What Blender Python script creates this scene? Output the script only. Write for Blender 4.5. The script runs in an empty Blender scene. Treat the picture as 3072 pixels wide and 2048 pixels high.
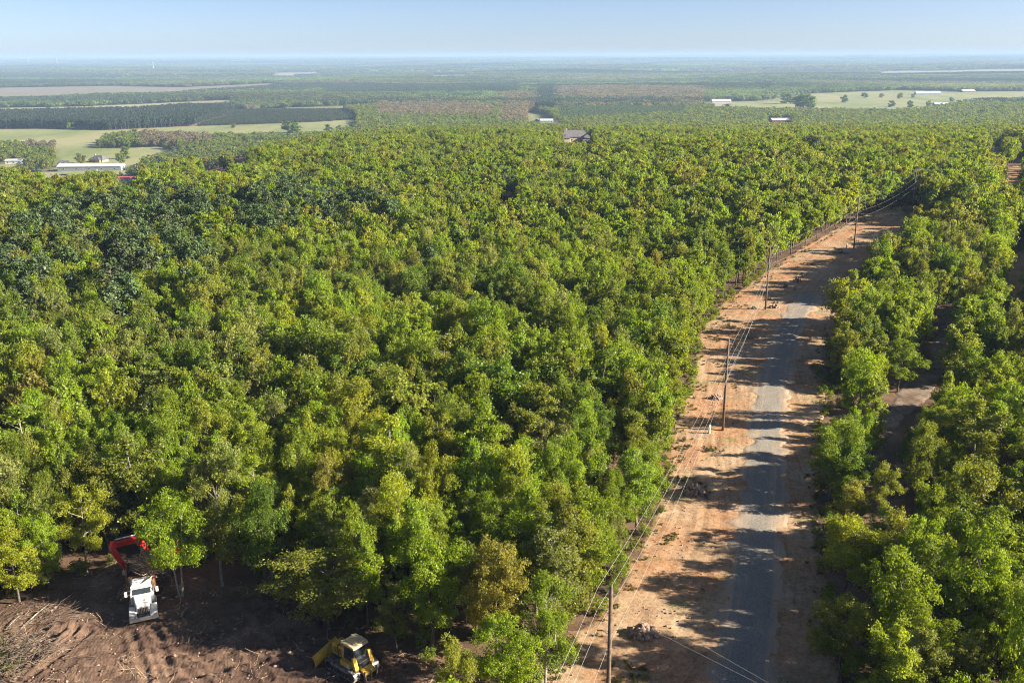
import bpy, bmesh, math, random
import numpy as np
from mathutils import Matrix, Vector, Euler

SC = bpy.context.scene
COL = SC.collection
RAD = math.radians

# ------------------------------------------------------------------ camera
CAM_H = 48.5
PITCH = 16.96
cam_data = bpy.data.cameras.new("camera")
cam_data.lens = 32.8125
cam_data.sensor_width = 36.0
cam_data.clip_start = 0.5
cam_data.clip_end = 90000.0
cam = bpy.data.objects.new("camera", cam_data)
COL.objects.link(cam)
CAM_M = Matrix.Translation((0, 0, CAM_H)) @ Matrix.Rotation(RAD(90 - PITCH), 4, 'X') @ Matrix.Rotation(RAD(-0.24), 4, 'Z')
cam.matrix_world = CAM_M
SC.camera = cam

# ------------------------------------------------------------------ light
SUN_EL = 24.5            # degrees above the horizon
HAZE = 0.95e-4
SUN_DIR = Vector((math.cos(RAD(SUN_EL)), -0.13, math.sin(RAD(SUN_EL)))).normalized()   # towards the sun: from the right
sun_d = bpy.data.lights.new("sun", 'SUN')
sun_d.energy = 5.0
sun_d.angle = RAD(0.5)
sun_d.color = (1.0, 0.90, 0.74)
sun = bpy.data.objects.new("sun", sun_d)
COL.objects.link(sun)
sun.rotation_euler = SUN_DIR.to_track_quat('Z', 'Y').to_euler()
sun.location = (60, -20, 120)

world = bpy.data.worlds.new("World")
SC.world = world
world.use_nodes = True
wn, wl = world.node_tree.nodes, world.node_tree.links
bg = wn["Background"]
sky = wn.new('ShaderNodeTexSky')
sky.sky_type = 'NISHITA'
sky.sun_disc = False
sky.sun_elevation = RAD(SUN_EL)
# blender's sky: sun_rotation 0 puts the sun on +Y, growing clockwise seen from above -> +X is 90 degrees
sky.sun_rotation = math.atan2(SUN_DIR.x, SUN_DIR.y)
sky.altitude = 100.0
sky.air_density = 0.55
sky.dust_density = 0.5
sky.ozone_density = 2.6
tone = wn.new('ShaderNodeMix'); tone.data_type = 'RGBA'; tone.blend_type = 'MULTIPLY'
tone.inputs[0].default_value = 1.0
tone.inputs[7].default_value = (1.0, 0.935, 0.97, 1.0)      # sky colour tinted a little towards lavender
wl.new(sky.outputs[0], tone.inputs[6])
wl.new(tone.outputs[2], bg.inputs[0])
bg.inputs[1].default_value = 0.052

SC.view_settings.view_transform = 'Standard'
SC.view_settings.look = 'None'
SC.view_settings.exposure = 1.68
SC.view_settings.gamma = 1.0
SC.render.engine = 'CYCLES'
cy = SC.cycles
cy.max_bounces = 7
cy.diffuse_bounces = 4
cy.glossy_bounces = 2
cy.transmission_bounces = 4
cy.volume_bounces = 0
cy.transparent_max_bounces = 4
cy.caustics_reflective = False
cy.caustics_refractive = False
cy.filter_width = 1.05
cy.use_denoising = True
cy.denoiser = 'OPENIMAGEDENOISE'
cy.denoising_input_passes = 'RGB_ALBEDO_NORMAL'
cy.denoising_prefilter = 'NONE'
cy.use_adaptive_sampling = True
cy.adaptive_threshold = 0.02
cy.sample_clamp_indirect = 6.0
SC.render.film_transparent = False

# ------------------------------------------------------------------ small tools
def S(a, b, x):
    t = np.clip((np.asarray(x, float) - a) / (b - a), 0.0, 1.0)
    return t * t * (3 - 2 * t)

_WAV = {}
def wav(x, y, seed, L):
    """smooth pseudo-noise of wavelength about L, range about -1..1"""
    if (seed, L) not in _WAV:
        r = np.random.RandomState(seed)
        _WAV[(seed, L)] = [(math.cos(a), math.sin(a), w, q) for a, w, q in ((r.uniform(0, 2 * math.pi), 2 * math.pi / (L * r.uniform(0.6, 1.6)), r.uniform(0, 6.28)) for k in range(5))]
    out = 0.0
    for ca, sa, w, q in _WAV[(seed, L)]:
        out = out + np.sin((x * ca + y * sa) * w + q)
    return out / 2.6

def ground_z(x, y):
    """height of the land: a wooded plateau, a slope falling to a wide valley, low ridges at the horizon"""
    x = np.asarray(x, float); y = np.asarray(y, float)
    a = x / np.maximum(y, 1.0)
    L = 900 + 750 * S(-0.42, -0.09, a)
    yy = np.maximum(y, 0)
    z = -62.0 * S(250, L, yy)
    z = z + 3.4 * S(135, 260, yy) * S(5, 80, x) * (1 - S(360, 580, yy))
    z = z + 1.5 * wav(x, y, 3, 130) * S(180, 340, yy) * (1 - S(600, 880, yy))
    z = z + 10.0 * wav(x, y, 5, 2000) * S(2700, 4400, yy)
    z = z + 9.0 * wav(x, y, 6, 4800) * S(4500, 8000, yy)
    z = z + 52.0 * S(7000, 18000, yy) + 45 * S(18000, 28000, yy)
    z = z + 11.0 * np.exp(-((x + 1600) / 800.0) ** 2 - ((yy - 17000) / 1800.0) ** 2)
    return z

CAM_INV = np.array(CAM_M.inverted())
FPX = 2800.0          # focal length in pixels of the 3072 wide photograph

def proj(x, y, z):
    x = np.asarray(x, float); y = np.asarray(y, float); z = np.asarray(z, float)
    P = np.stack([x, y, z, np.ones_like(x)], 0).reshape(4, -1)
    q = CAM_INV @ P
    d = -q[2]
    dd = np.where(d > 0.1, d, 0.1)
    px = 1536 + FPX * q[0] / dd
    py = 1024 - FPX * q[1] / dd
    return px.reshape(x.shape), py.reshape(x.shape), d.reshape(x.shape)

_TS = np.geomspace(20.0, 40000.0, 900)
_M3 = np.array(CAM_M.to_3x3())
def at(px, py, h=0.0):
    """world point where the sight line through a photo pixel comes down to h metres above the land"""
    d = _M3 @ np.array([(px - 1536) / FPX, (1024 - py) / FPX, -1.0])
    o = np.array([0, 0, CAM_H])
    k = 0
    lo = 20.0
    ts = _TS
    P = o[None] + d[None] * ts[:, None]
    below = P[:, 2] <= ground_z(P[:, 0], P[:, 1]) + h
    i = int(np.argmax(below)) if below.any() else len(ts) - 1
    for _ in range(3):
        ts = np.linspace(ts[max(i - 1, 0)], ts[i], 60)
        P = o[None] + d[None] * ts[:, None]
        below = P[:, 2] <= ground_z(P[:, 0], P[:, 1]) + h
        i = int(np.argmax(below)) if below.any() else len(ts) - 1
    p = P[i]
    return (float(p[0]), float(p[1]))

def gz(x, y):
    return float(ground_z(x, y))

def in_poly(x, y, poly):
    inside = np.zeros(np.shape(x), bool)
    n = len(poly)
    j = n - 1
    for i in range(n):
        xi, yi = poly[i]; xj, yj = poly[j]
        if yi != yj:
            c = ((yi > y) != (yj > y)) & (x < (xj - xi) * (y - yi) / (yj - yi) + xi)
            inside ^= c
        j = i
    return inside

def tag(o, label=None, cat=None, group=None, kind=None):
    if label: o["label"] = label
    if cat: o["category"] = cat
    if group: o["group"] = group
    if kind: o["kind"] = kind
    return o

def empty(name, loc, rz=0.0, label=None, cat=None, group=None):
    o = bpy.data.objects.new(name, None)
    o.empty_display_size = 0.5
    COL.objects.link(o)
    o.location = loc
    o.rotation_euler = (0, 0, rz)
    return tag(o, label, cat, group)

def mesh_obj(name, me, parent=None, loc=None):
    o = bpy.data.objects.new(name, me)
    COL.objects.link(o)
    if parent is not None: o.parent = parent
    if loc is not None: o.location = loc
    return o

def np_mesh(name, verts, quads, mats, fmat=None, smooth=False, fattr=None, uv=None):
    """mesh from numpy arrays (all faces with the same corner count)"""
    me = bpy.data.meshes.new(name)
    nv, nf, k = len(verts), len(quads), quads.shape[1]
    me.vertices.add(nv)
    me.vertices.foreach_set("co", np.ascontiguousarray(verts, np.float32).ravel())
    me.loops.add(nf * k)
    me.loops.foreach_set("vertex_index", np.ascontiguousarray(quads, np.int32).ravel())
    me.polygons.add(nf)
    me.polygons.foreach_set("loop_start", np.arange(0, nf * k, k, dtype=np.int32))
    me.polygons.foreach_set("loop_total", np.full(nf, k, np.int32))
    for m in (mats if isinstance(mats, (list, tuple)) else [mats]): me.materials.append(m)
    if fmat is not None: me.polygons.foreach_set("material_index", np.asarray(fmat, np.int32))
    if smooth: me.polygons.foreach_set("use_smooth", np.ones(nf, bool))
    if fattr is not None:
        for key, val in fattr.items():
            at_ = me.attributes.new(key, 'FLOAT', 'FACE')
            at_.data.foreach_set("value", np.asarray(val, np.float32))
    if uv is not None:
        l = me.uv_layers.new(name="UVMap")
        l.data.foreach_set("uv", np.ascontiguousarray(uv[quads.ravel()], np.float32).ravel())
    me.update()
    me.validate()
    return me

class MB:
    """collects boxes, prisms and tubes and links them as one mesh object"""
    def __init__(self):
        self.v, self.f = [], []
    def add(self, vs, fs):
        o = len(self.v)
        self.v += [tuple(p) for p in vs]
        self.f += [tuple(i + o for i in f) for f in fs]
        return self
    def box(self, c, s, rot=None):
        hx, hy, hz = s[0] / 2, s[1] / 2, s[2] / 2
        vs = [Vector((sx * hx, sy * hy, sz * hz)) for sx in (-1, 1) for sy in (-1, 1) for sz in (-1, 1)]
        if rot is not None:
            e = Euler(rot).to_matrix(); vs = [e @ p for p in vs]
        vs = [p + Vector(c) for p in vs]
        return self.add(vs, [(0, 1, 3, 2), (4, 6, 7, 5), (0, 4, 5, 1), (2, 3, 7, 6), (0, 2, 6, 4), (1, 5, 7, 3)])
    def prism(self, prof, a, b, axis='y'):
        """profile in two axes, extruded from a to b along the third"""
        n = len(prof)
        def mk(p, t):
            if axis == 'y': return (p[0], t, p[1])
            if axis == 'x': return (t, p[0], p[1])
            return (p[0], p[1], t)
        vs = [mk(p, a) for p in prof] + [mk(p, b) for p in prof]
        fs = [tuple(range(n)), tuple(range(2 * n - 1, n - 1, -1))]
        fs += [(i, i + n, (i + 1) % n + n, (i + 1) % n) for i in range(n)]
        return self.add(vs, fs)
    def frustum(self, c0, s0, c1, s1):
        """box whose bottom (centre c0, size s0) and top (c1, s1) rectangles differ"""
        vs = []
        for c, s in ((c0, s0), (c1, s1)):
            for sx, sy in ((-1, -1), (1, -1), (1, 1), (-1, 1)):
                vs.append((c[0] + sx * s[0] / 2, c[1] + sy * s[1] / 2, c[2]))
        return self.add(vs, [(3, 2, 1, 0), (4, 5, 6, 7), (0, 1, 5, 4), (1, 2, 6, 5), (2, 3, 7, 6), (3, 0, 4, 7)])
    def tube(self, pts, rads, n=7, cap=True):
        pts = [Vector(p) for p in pts]
        if not hasattr(rads, '__len__'): rads = [rads] * len(pts)
        vs, fs = [], []
        up = Vector((0.3, 0.2, 1)).normalized()
        for i, p in enumerate(pts):
            d = (pts[min(i + 1, len(pts) - 1)] - pts[max(i - 1, 0)])
            d = d.normalized() if d.length > 1e-9 else Vector((0, 0, 1))
            u = d.cross(up)
            if u.length < 1e-3: u = d.cross(Vector((1, 0, 0)))
            u.normalize(); w = d.cross(u)
            for k in range(n):
                a = 2 * math.pi * k / n
                vs.append(p + (u * math.cos(a) + w * math.sin(a)) * rads[i])
        for i in range(len(pts) - 1):
            for k in range(n):
                fs.append((i * n + k, i * n + (k + 1) % n, (i + 1) * n + (k + 1) % n, (i + 1) * n + k))
        if cap:
            fs.append(tuple(range(n - 1, -1, -1)))
            fs.append(tuple(range((len(pts) - 1) * n, len(pts) * n)))
        return self.add(vs, fs)
    def cyl(self, c, r, L, axis='y', n=18):
        d = {'x': (1, 0, 0), 'y': (0, 1, 0), 'z': (0, 0, 1)}[axis]
        a = Vector(c) - Vector(d) * L / 2; b = Vector(c) + Vector(d) * L / 2
        return self.tube([a, b], r, n)
    def build(self, name, material, parent=None, bevel=0.0, smooth=False, loc=None):
        me = bpy.data.meshes.new(name)
        me.from_pydata(self.v, [], self.f)
        bm = bmesh.new(); bm.from_mesh(me)
        bmesh.ops.recalc_face_normals(bm, faces=bm.faces)
        bm.to_mesh(me); bm.free()
        me.materials.append(material)
        if smooth:
            me.polygons.foreach_set("use_smooth", np.ones(len(me.polygons), bool))
        o = mesh_obj(name, me, parent, loc)
        if bevel:
            b = o.modifiers.new("bevel", 'BEVEL'); b.width = bevel; b.segments = 2; b.limit_method = 'ANGLE'; b.angle_limit = RAD(40)
        return o

# ------------------------------------------------------------------ materials
def new_mat(name):
    m = bpy.data.materials.new(name)
    m.use_nodes = True
    nt = m.node_tree
    nt.nodes.clear()
    out = nt.nodes.new('ShaderNodeOutputMaterial')
    return m, nt, out

def noise(nt, vec, scale, detail=4.0, rough=0.55, dist=0.0):
    n = nt.nodes.new('ShaderNodeTexNoise')
    n.inputs['Scale'].default_value = scale
    n.inputs['Detail'].default_value = detail
    n.inputs['Roughness'].default_value = rough
    n.inputs['Distortion'].default_value = dist
    if vec is not None: nt.links.new(vec, n.inputs['Vector'])
    return n.outputs['Fac']

def ramp(nt, fac, stops):
    r = nt.nodes.new('ShaderNodeValToRGB')
    e = r.color_ramp.elements
    while len(e) > 1: e.remove(e[-1])
    e[0].position, e[0].color = stops[0][0], (*stops[0][1], 1)
    for p, c in stops[1:]:
        k = e.new(p); k.color = (*c, 1)
    nt.links.new(fac, r.inputs[0])
    return r.outputs[0]

def mixc(nt, fac, a, b, mode='MIX'):
    m = nt.nodes.new('ShaderNodeMix'); m.data_type = 'RGBA'; m.blend_type = mode
    for s, v in ((m.inputs[0], fac), (m.inputs[6], a), (m.inputs[7], b)):
        if hasattr(v, 'is_linked'): nt.links.new(v, s)
        elif isinstance(v, (int, float)): s.default_value = v
        else: s.default_value = (*v, 1)
    return m.outputs[2]

def math_(nt, op, a, b=None, clamp=False):
    m = nt.nodes.new('ShaderNodeMath'); m.operation = op; m.use_clamp = clamp
    for s, v in ((m.inputs[0], a), (m.inputs[1], b)):
        if v is None: continue
        if hasattr(v, 'is_linked'): nt.links.new(v, s)
        else: s.default_value = v
    return m.outputs[0]

def mapping(nt, vec, scale):
    m = nt.nodes.new('ShaderNodeMapping')
    m.inputs['Scale'].default_value = scale
    nt.links.new(vec, m.inputs['Vector'])
    return m.outputs[0]

def finish(nt, out, col, rough=0.9, metal=0.0, bump=None, bstr=0.3, bdist=0.1, spec=0.3):
    b = nt.nodes.new('ShaderNodeBsdfPrincipled')
    if hasattr(col, 'is_linked'): nt.links.new(col, b.inputs['Base Color'])
    else: b.inputs['Base Color'].default_value = (*col, 1)
    if hasattr(rough, 'is_linked'): nt.links.new(rough, b.inputs['Roughness'])
    else: b.inputs['Roughness'].default_value = rough
    b.inputs['Metallic'].default_value = metal
    b.inputs['Specular IOR Level'].default_value = spec
    if bump is not None:
        n = nt.nodes.new('ShaderNodeBump'); n.inputs['Strength'].default_value = bstr; n.inputs['Distance'].default_value = bdist
        nt.links.new(bump, n.inputs['Height']); nt.links.new(n.outputs[0], b.inputs['Normal'])
    nt.links.new(b.outputs[0], out.inputs['Surface'])
    return b

def geo_pos(nt):
    return nt.nodes.new('ShaderNodeNewGeometry').outputs['Position']

def obj_co(nt):
    return nt.nodes.new('ShaderNodeTexCoord').outputs['Object']

def simple_mat(name, c1, c2=None, scale=3.0, rough=0.6, metal=0.0, spec=0.4, bstr=0.0):
    m, nt, out = new_mat(name)
    c2 = c2 or tuple(v * 0.7 for v in c1)
    f = noise(nt, obj_co(nt), scale, 5, 0.6)
    col = ramp(nt, f, [(0.35, c2), (0.62, c1)])
    finish(nt, out, col, rough, metal, f if bstr else None, bstr, 0.05, spec)
    return m

def leaf_mat(name, trans=0.52, var=0.6):
    """leaf: each tree's own leaf colour (property 'tint'), each leaf a little different, light coming through it"""
    m, nt, out = new_mat(name)
    a = nt.nodes.new('ShaderNodeAttribute'); a.attribute_type = 'INSTANCER'; a.attribute_name = 'tint'
    lv = nt.nodes.new('ShaderNodeAttribute'); lv.attribute_type = 'GEOMETRY'; lv.attribute_name = 'lv'
    k = math_(nt, 'MULTIPLY_ADD', lv.outputs['Fac'], var); nt.nodes[-1].inputs[2].default_value = 1.0 - var * 0.5
    h = nt.nodes.new('ShaderNodeHueSaturation')
    nt.links.new(a.outputs['Color'], h.inputs['Color'])
    nt.links.new(k, h.inputs['Value'])
    hue = math_(nt, 'MULTIPLY_ADD', lv.outputs['Fac'], -0.018); nt.nodes[-1].inputs[2].default_value = 0.506
    nt.links.new(hue, h.inputs['Hue'])
    d = nt.nodes.new('ShaderNodeBsdfDiffuse'); nt.links.new(h.outputs[0], d.inputs[0])
    t = nt.nodes.new('ShaderNodeBsdfTranslucent')
    tc = mixc(nt, 1.0, h.outputs[0], (1.55, 1.45, 0.6), 'MULTIPLY'); nt.links.new(tc, t.inputs[0])
    mx = nt.nodes.new('ShaderNodeMixShader'); mx.inputs[0].default_value = trans
    nt.links.new(d.outputs[0], mx.inputs[1]); nt.links.new(t.outputs[0], mx.inputs[2])
    g = nt.nodes.new('ShaderNodeBsdfGlossy'); g.inputs['Roughness'].default_value = 0.45; g.inputs['Color'].default_value = (0.9, 0.9, 0.9, 1)
    mg = nt.nodes.new('ShaderNodeMixShader'); mg.inputs[0].default_value = 0.014
    nt.links.new(mx.outputs[0], mg.inputs[1]); nt.links.new(g.outputs[0], mg.inputs[2])
    nt.links.new(mg.outputs[0], out.inputs['Surface'])
    return m

M_LEAF = leaf_mat("leaves")
M_NEEDLE = leaf_mat("needles", 0.15, 0.7)
M_BARK = simple_mat("bark", (0.17, 0.14, 0.11), (0.07, 0.055, 0.045), 6.0, 0.9, 0, 0.2)
M_PALEBARK = simple_mat("pale_bark", (0.34, 0.30, 0.25), (0.16, 0.14, 0.11), 5.0, 0.9, 0, 0.2)
# ------------------------------------------------------------------ land
def floor_mat():
    m, nt, out = new_mat("forest_floor")
    p = geo_pos(nt)
    n1 = noise(nt, p, 0.18, 6, 0.6)
    n2 = noise(nt, p, 2.2, 6, 0.7)
    c = ramp(nt, n1, [(0.3, (0.075, 0.050, 0.034)), (0.5, (0.15, 0.095, 0.062)), (0.7, (0.25, 0.16, 0.105))])
    c = mixc(nt, 0.6, c, ramp(nt, n2, [(0.3, (0.5, 0.45, 0.4)), (0.6, (1.0, 1.0, 1.0)), (0.75, (1.5, 1.35, 1.2))]), 'MULTIPLY')
    sp = nt.nodes.new('ShaderNodeSeparateXYZ'); nt.links.new(p, sp.inputs[0])
    v = math_(nt, 'MULTIPLY_ADD', sp.outputs[1], 1 / 400.0, True); nt.nodes[-1].inputs[2].default_value = -650 / 400.0
    gr = ramp(nt, noise(nt, mapping(nt, p, (0.004, 0.0016, 1)), 1.0, 4, 0.6), [(0.38, (0.13, 0.15, 0.055)), (0.52, (0.23, 0.22, 0.10)), (0.64, (0.30, 0.24, 0.15))])
    c = mixc(nt, v, c, gr)
    finish(nt, out, c, 0.95, 0, n2, 0.5, 0.15, 0.1)
    return m
def dirt_mat():
    m, nt, out = new_mat("road_dirt")
    p = geo_pos(nt)
    uv = nt.nodes.new('ShaderNodeUVMap').outputs[0]
    n1 = noise(nt, p, 0.12, 5, 0.6)
    n2 = noise(nt, p, 3.0, 6, 0.7)
    st = noise(nt, mapping(nt, uv, (1.3, 0.05, 1)), 1.0, 6, 0.65)
    c = ramp(nt, n1, [(0.28, (0.30, 0.18, 0.105)), (0.40, (0.40, 0.22, 0.115)), (0.52, (0.39, 0.255, 0.15)), (0.62, (0.43, 0.30, 0.185)), (0.74, (0.50, 0.375, 0.25))])
    c = mixc(nt, 0.75, c, ramp(nt, st, [(0.3, (0.62, 0.55, 0.5)), (0.5, (1, 1, 1)), (0.7, (1.2, 1.22, 1.25))]), 'MULTIPLY')
    c = mixc(nt, 0.8, c, ramp(nt, n2, [(0.34, (0.5, 0.46, 0.43)), (0.5, (1, 1, 1)), (0.7, (1.22, 1.22, 1.22))]), 'MULTIPLY')
    n3 = noise(nt, p, 0.7, 5, 0.7)
    c = mixc(nt, 0.6, c, ramp(nt, n3, [(0.36, (0.62, 0.55, 0.5)), (0.5, (1, 1, 1)), (0.66, (1.15, 1.15, 1.15))]), 'MULTIPLY')
    # thin grass coming up in patches
    g = noise(nt, p, 0.23, 4, 0.6); g2 = noise(nt, p, 5.0, 3, 0.7)
    gm = math_(nt, 'MULTIPLY', ramp(nt, g, [(0.55, (0, 0, 0)), (0.68, (1, 1, 1))]), ramp(nt, g2, [(0.45, (0, 0, 0)), (0.55, (1, 1, 1))]))
    c = mixc(nt, gm, c, (0.14, 0.16, 0.05))
    finish(nt, out, c, 0.95, 0, n2, 0.6, 0.08, 0.15)
    return m
def gravel_mat():
    m, nt, out = new_mat("gravel")
    p = geo_pos(nt)
    uv = nt.nodes.new('ShaderNodeUVMap').outputs[0]
    n2 = noise(nt, p, 7.0, 4, 0.8)
    st = noise(nt, mapping(nt, uv, (1.5, 0.04, 1)), 1.0, 5, 0.6)
    n1 = noise(nt, p, 0.35, 5, 0.65)
    c = ramp(nt, n2, [(0.3, (0.125, 0.112, 0.092)), (0.5, (0.24, 0.213, 0.178)), (0.7, (0.38, 0.338, 0.28))])
    sx = nt.nodes.new('ShaderNodeSeparateXYZ'); nt.links.new(uv, sx.inputs[0])
    # dust blown over the stones towards the sides, and along the wheel lines
    side = math_(nt, 'ABSOLUTE', math_(nt, 'SUBTRACT', sx.outputs[0], 3.3))
    m1 = math_(nt, 'MULTIPLY_ADD', side, 0.46); nt.nodes[-1].inputs[2].default_value = -1.50
    mask = math_(nt, 'ADD', math_(nt, 'ADD', m1, math_(nt, 'MULTIPLY', n1, 1.9)), math_(nt, 'MULTIPLY', math_(nt, 'SUBTRACT', st, 0.44), 3.4), True)
    c = mixc(nt, mask, c, mixc(nt, n2, (0.32, 0.225, 0.15), (0.50, 0.37, 0.25)))
    finish(nt, out, c, 0.95, 0, n2, 0.6, 0.05, 0.2)
    return m
def soil_mat():
    m, nt, out = new_mat("turned_soil")
    p = geo_pos(nt)
    n1 = noise(nt, p, 0.22, 6, 0.65)
    n2 = noise(nt, p, 2.6, 6, 0.75)
    c = ramp(nt, n1, [(0.3, (0.075, 0.047, 0.036)), (0.48, (0.125, 0.078, 0.056)), (0.6, (0.18, 0.115, 0.08)), (0.76, (0.29, 0.19, 0.125))])
    c = mixc(nt, 0.7, c, ramp(nt, n2, [(0.3, (0.5, 0.46, 0.44)), (0.52, (1, 1, 1)), (0.72, (1.35, 1.3, 1.25))]), 'MULTIPLY')
    # cleat prints left by the tracks
    w = nt.nodes.new('ShaderNodeTexWave'); w.inputs['Scale'].default_value = 1.1; w.inputs['Distortion'].default_value = 3.0; w.inputs['Detail'].default_value = 2.0
    nt.links.new(mapping(nt, p, (0.9, 1.7, 0.2)), w.inputs['Vector'])
    h = math_(nt, 'ADD', math_(nt, 'MULTIPLY', w.outputs['Fac'], 0.12), n2)
    finish(nt, out, c, 0.95, 0, h, 0.8, 0.12, 0.15)
    return m
def grass_mat(name, a, b, c3):
    m, nt, out = new_mat(name)
    p = geo_pos(nt)
    n1 = noise(nt, mapping(nt, p, (0.012, 0.004, 1)), 1.0, 5, 0.6)
    n2 = noise(nt, p, 0.09, 5, 0.7)
    c = ramp(nt, n1, [(0.35, a), (0.5, b), (0.66, c3)])
    c = mixc(nt, 0.5, c, ramp(nt, n2, [(0.35, (0.75, 0.75, 0.7)), (0.6, (1.1, 1.1, 1.1))]), 'MULTIPLY')
    finish(nt, out, c, 0.95, 0, None)
    return m
M_FLOOR = floor_mat()
M_DIRT = dirt_mat()
M_GRAVEL = gravel_mat()
M_SOIL = soil_mat()
def drive_mat():
    m, nt, out = new_mat("littered_gravel")
    p = geo_pos(nt)
    n1 = noise(nt, p, 0.35, 6, 0.7); n2 = noise(nt, p, 4.0, 5, 0.75)
    c = ramp(nt, n1, [(0.36, (0.12, 0.08, 0.057)), (0.50, (0.20, 0.145, 0.105)), (0.64, (0.27, 0.22, 0.175))])
    c = mixc(nt, 0.8, c, ramp(nt, n2, [(0.3, (0.45, 0.42, 0.4)), (0.52, (1, 1, 1)), (0.72, (1.3, 1.3, 1.3))]), 'MULTIPLY')
    finish(nt, out, c, 0.95, 0, n2, 0.6, 0.08, 0.15)
    return m
M_DRIVE = drive_mat()
M_PASTURE = grass_mat("pasture_grass", (0.165, 0.20, 0.062), (0.225, 0.24, 0.085), (0.30, 0.275, 0.13))
M_PLOUGH = grass_mat("bare_field", (0.18, 0.15, 0.105), (0.21, 0.175, 0.125), (0.19, 0.19, 0.11))
M_HAY = grass_mat("dry_field", (0.25, 0.23, 0.13), (0.29, 0.26, 0.155), (0.33, 0.30, 0.19))
M_REDDIRT = simple_mat("red_dirt", (0.42, 0.24, 0.15), (0.28, 0.16, 0.10), 0.15, 0.95, 0, 0.1)

def graded(n, lim, first):
    """0..lim in n steps, the first of them about `first`"""
    lo, hi = 1e-4, 20.0
    for _ in range(80):
        k = 0.5 * (lo + hi)
        if lim * math.sinh(k / n) / math.sinh(k) > first: lo = k
        else: hi = k
    t = np.linspace(0, 1, n + 1)
    return lim * np.sinh(k * t) / math.sinh(k)

gx = graded(150, 30000, 2.2); gx = np.concatenate([-gx[:0:-1], gx])
gy = np.concatenate([[-160, -120, -80, -40, -20], graded(270, 30000, 2.2)])
X, Y = np.meshgrid(gx, gy)
Z = ground_z(X, Y)
nx, ny = len(gx), len(gy)
ii = np.arange(nx * ny).reshape(ny, nx)
quads = np.stack([ii[:-1, :-1], ii[:-1, 1:], ii[1:, 1:], ii[1:, :-1]], -1).reshape(-1, 4)
me = np_mesh("ground", np.stack([X, Y, Z], -1).reshape(-1, 3), quads, M_FLOOR, smooth=True)
tag(mesh_obj("ground", me), "brown leaf littered land under the forest, running out to the horizon", "ground", kind="structure")

# ---- the road corridor: edges as seen in the photograph, laid on the land
CORR_L = [at(*p) for p in [(1330, 2800), (1510, 2300), (1602, 2060), (1704, 1950), (1834, 1800), (1906, 1650), (1962, 1560), (1996, 1480), (2014, 1300), (2068, 1160), (2110, 1000), (2160, 920), (2300, 820), (2430, 735), (2560, 668), (2650, 632), (2740, 612)]]
CORR_R = [at(*p) for p in [(2640, 2800), (2560, 2300), (2520, 2060), (2495, 1950), (2480, 1800), (2465, 1650), (2455, 1560), (2450, 1480), (2455, 1300), (2470, 1160)]]
CORR_R += [at(*p, 7.0) for p in [(2462, 985), (2490, 920), (2535, 850), (2590, 785), (2655, 728), (2720, 685), (2795, 645)]]     # seen as the crowns that hide the road behind them
GRAV_C = [at(*p) for p in [(2080, 2800), (2150, 2300), (2185, 2060), (2200, 1950), (2228, 1800), (2245, 1650), (2255, 1560), (2265, 1480), (2278, 1300), (2300, 1160), (2345, 1000), (2390, 920), (2435, 865)]]
CORR_POLY = CORR_L + CORR_R[::-1]

def resample(path, n):
    p = np.array(path); d = np.r_[0, np.cumsum(np.hypot(*np.diff(p, axis=0).T))]
    t = np.linspace(0, d[-1], n)
    # smooth by a light moving average of the dense polyline
    q = np.stack([np.interp(t, d, p[:, 0]), np.interp(t, d, p[:, 1])], 1)
    k = max(3, n // 25); ker = np.ones(k) / k
    qq = np.stack([np.convolve(np.pad(q[:, j], (k, k), 'edge'), ker, 'same')[k:-k] for j in (0, 1)], 1)
    return qq

def fbm(x, y, seed, L, oct=4):
    s, a = 0.0, 1.0
    for o in range(oct):
        s = s + a * wav(x, y, seed + o * 17, L); a *= 0.5; L *= 0.5
    return s / 1.6

def offset(path, d):
    p = np.array(path); tn = np.gradient(p, axis=0); tn /= np.linalg.norm(tn, axis=1)[:, None]
    return [tuple(v) for v in p + np.stack([tn[:, 1], -tn[:, 0]], 1) * d]
def ribbon(name, left, right, n, m, mat, lift, rough, sink, label, cat, seed, ruts=()):
    Lp, Rp = resample(left, n), resample(right, n)
    t = np.linspace(0, 1, m)
    X = Lp[:, :1] * (1 - t) + Rp[:, :1] * t
    Y = Lp[:, 1:] * (1 - t) + Rp[:, 1:] * t
    e = np.minimum(t, 1 - t)[None, :] * np.hypot(X[:, -1] - X[:, 0], Y[:, -1] - Y[:, 0])[:, None]   # metres to the edge
    along = np.r_[0, np.cumsum(np.hypot(*np.diff(Lp, axis=0).T))]
    across = t[None, :] * np.hypot(X[:, -1] - X[:, 0], Y[:, -1] - Y[:, 0])[:, None]
    Zr = rough * fbm(X, Y, seed, 4.0, 4)
    for (c, w, d) in ruts:
        Zr = Zr - d * np.exp(-((across - c) / w) ** 2)
    edge = 1 - S(0.0, 1.7, e + 0.9 * fbm(X, Y, seed + 5, 5.0, 3))
    Zz = ground_z(X, Y) + lift + Zr * 0.6 - sink * edge
    end = np.minimum(np.arange(n), np.arange(n)[::-1])[:, None]
    Zz = Zz - sink * (1 - np.clip(end / 24.0, 0, 1)) ** 1.5
    ii = np.arange(n * m).reshape(n, m)
    q = np.stack([ii[:-1, :-1], ii[:-1, 1:], ii[1:, 1:], ii[1:, :-1]], -1).reshape(-1, 4)
    uv = np.stack([across, np.broadcast_to(along[:, None], across.shape)], -1).reshape(-1, 2)
    me = np_mesh(name, np.stack([X, Y, Zz], -1).reshape(-1, 3), q, mat, smooth=True, uv=uv)
    return tag(mesh_obj(name, me), label, cat, kind="structure")

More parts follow.
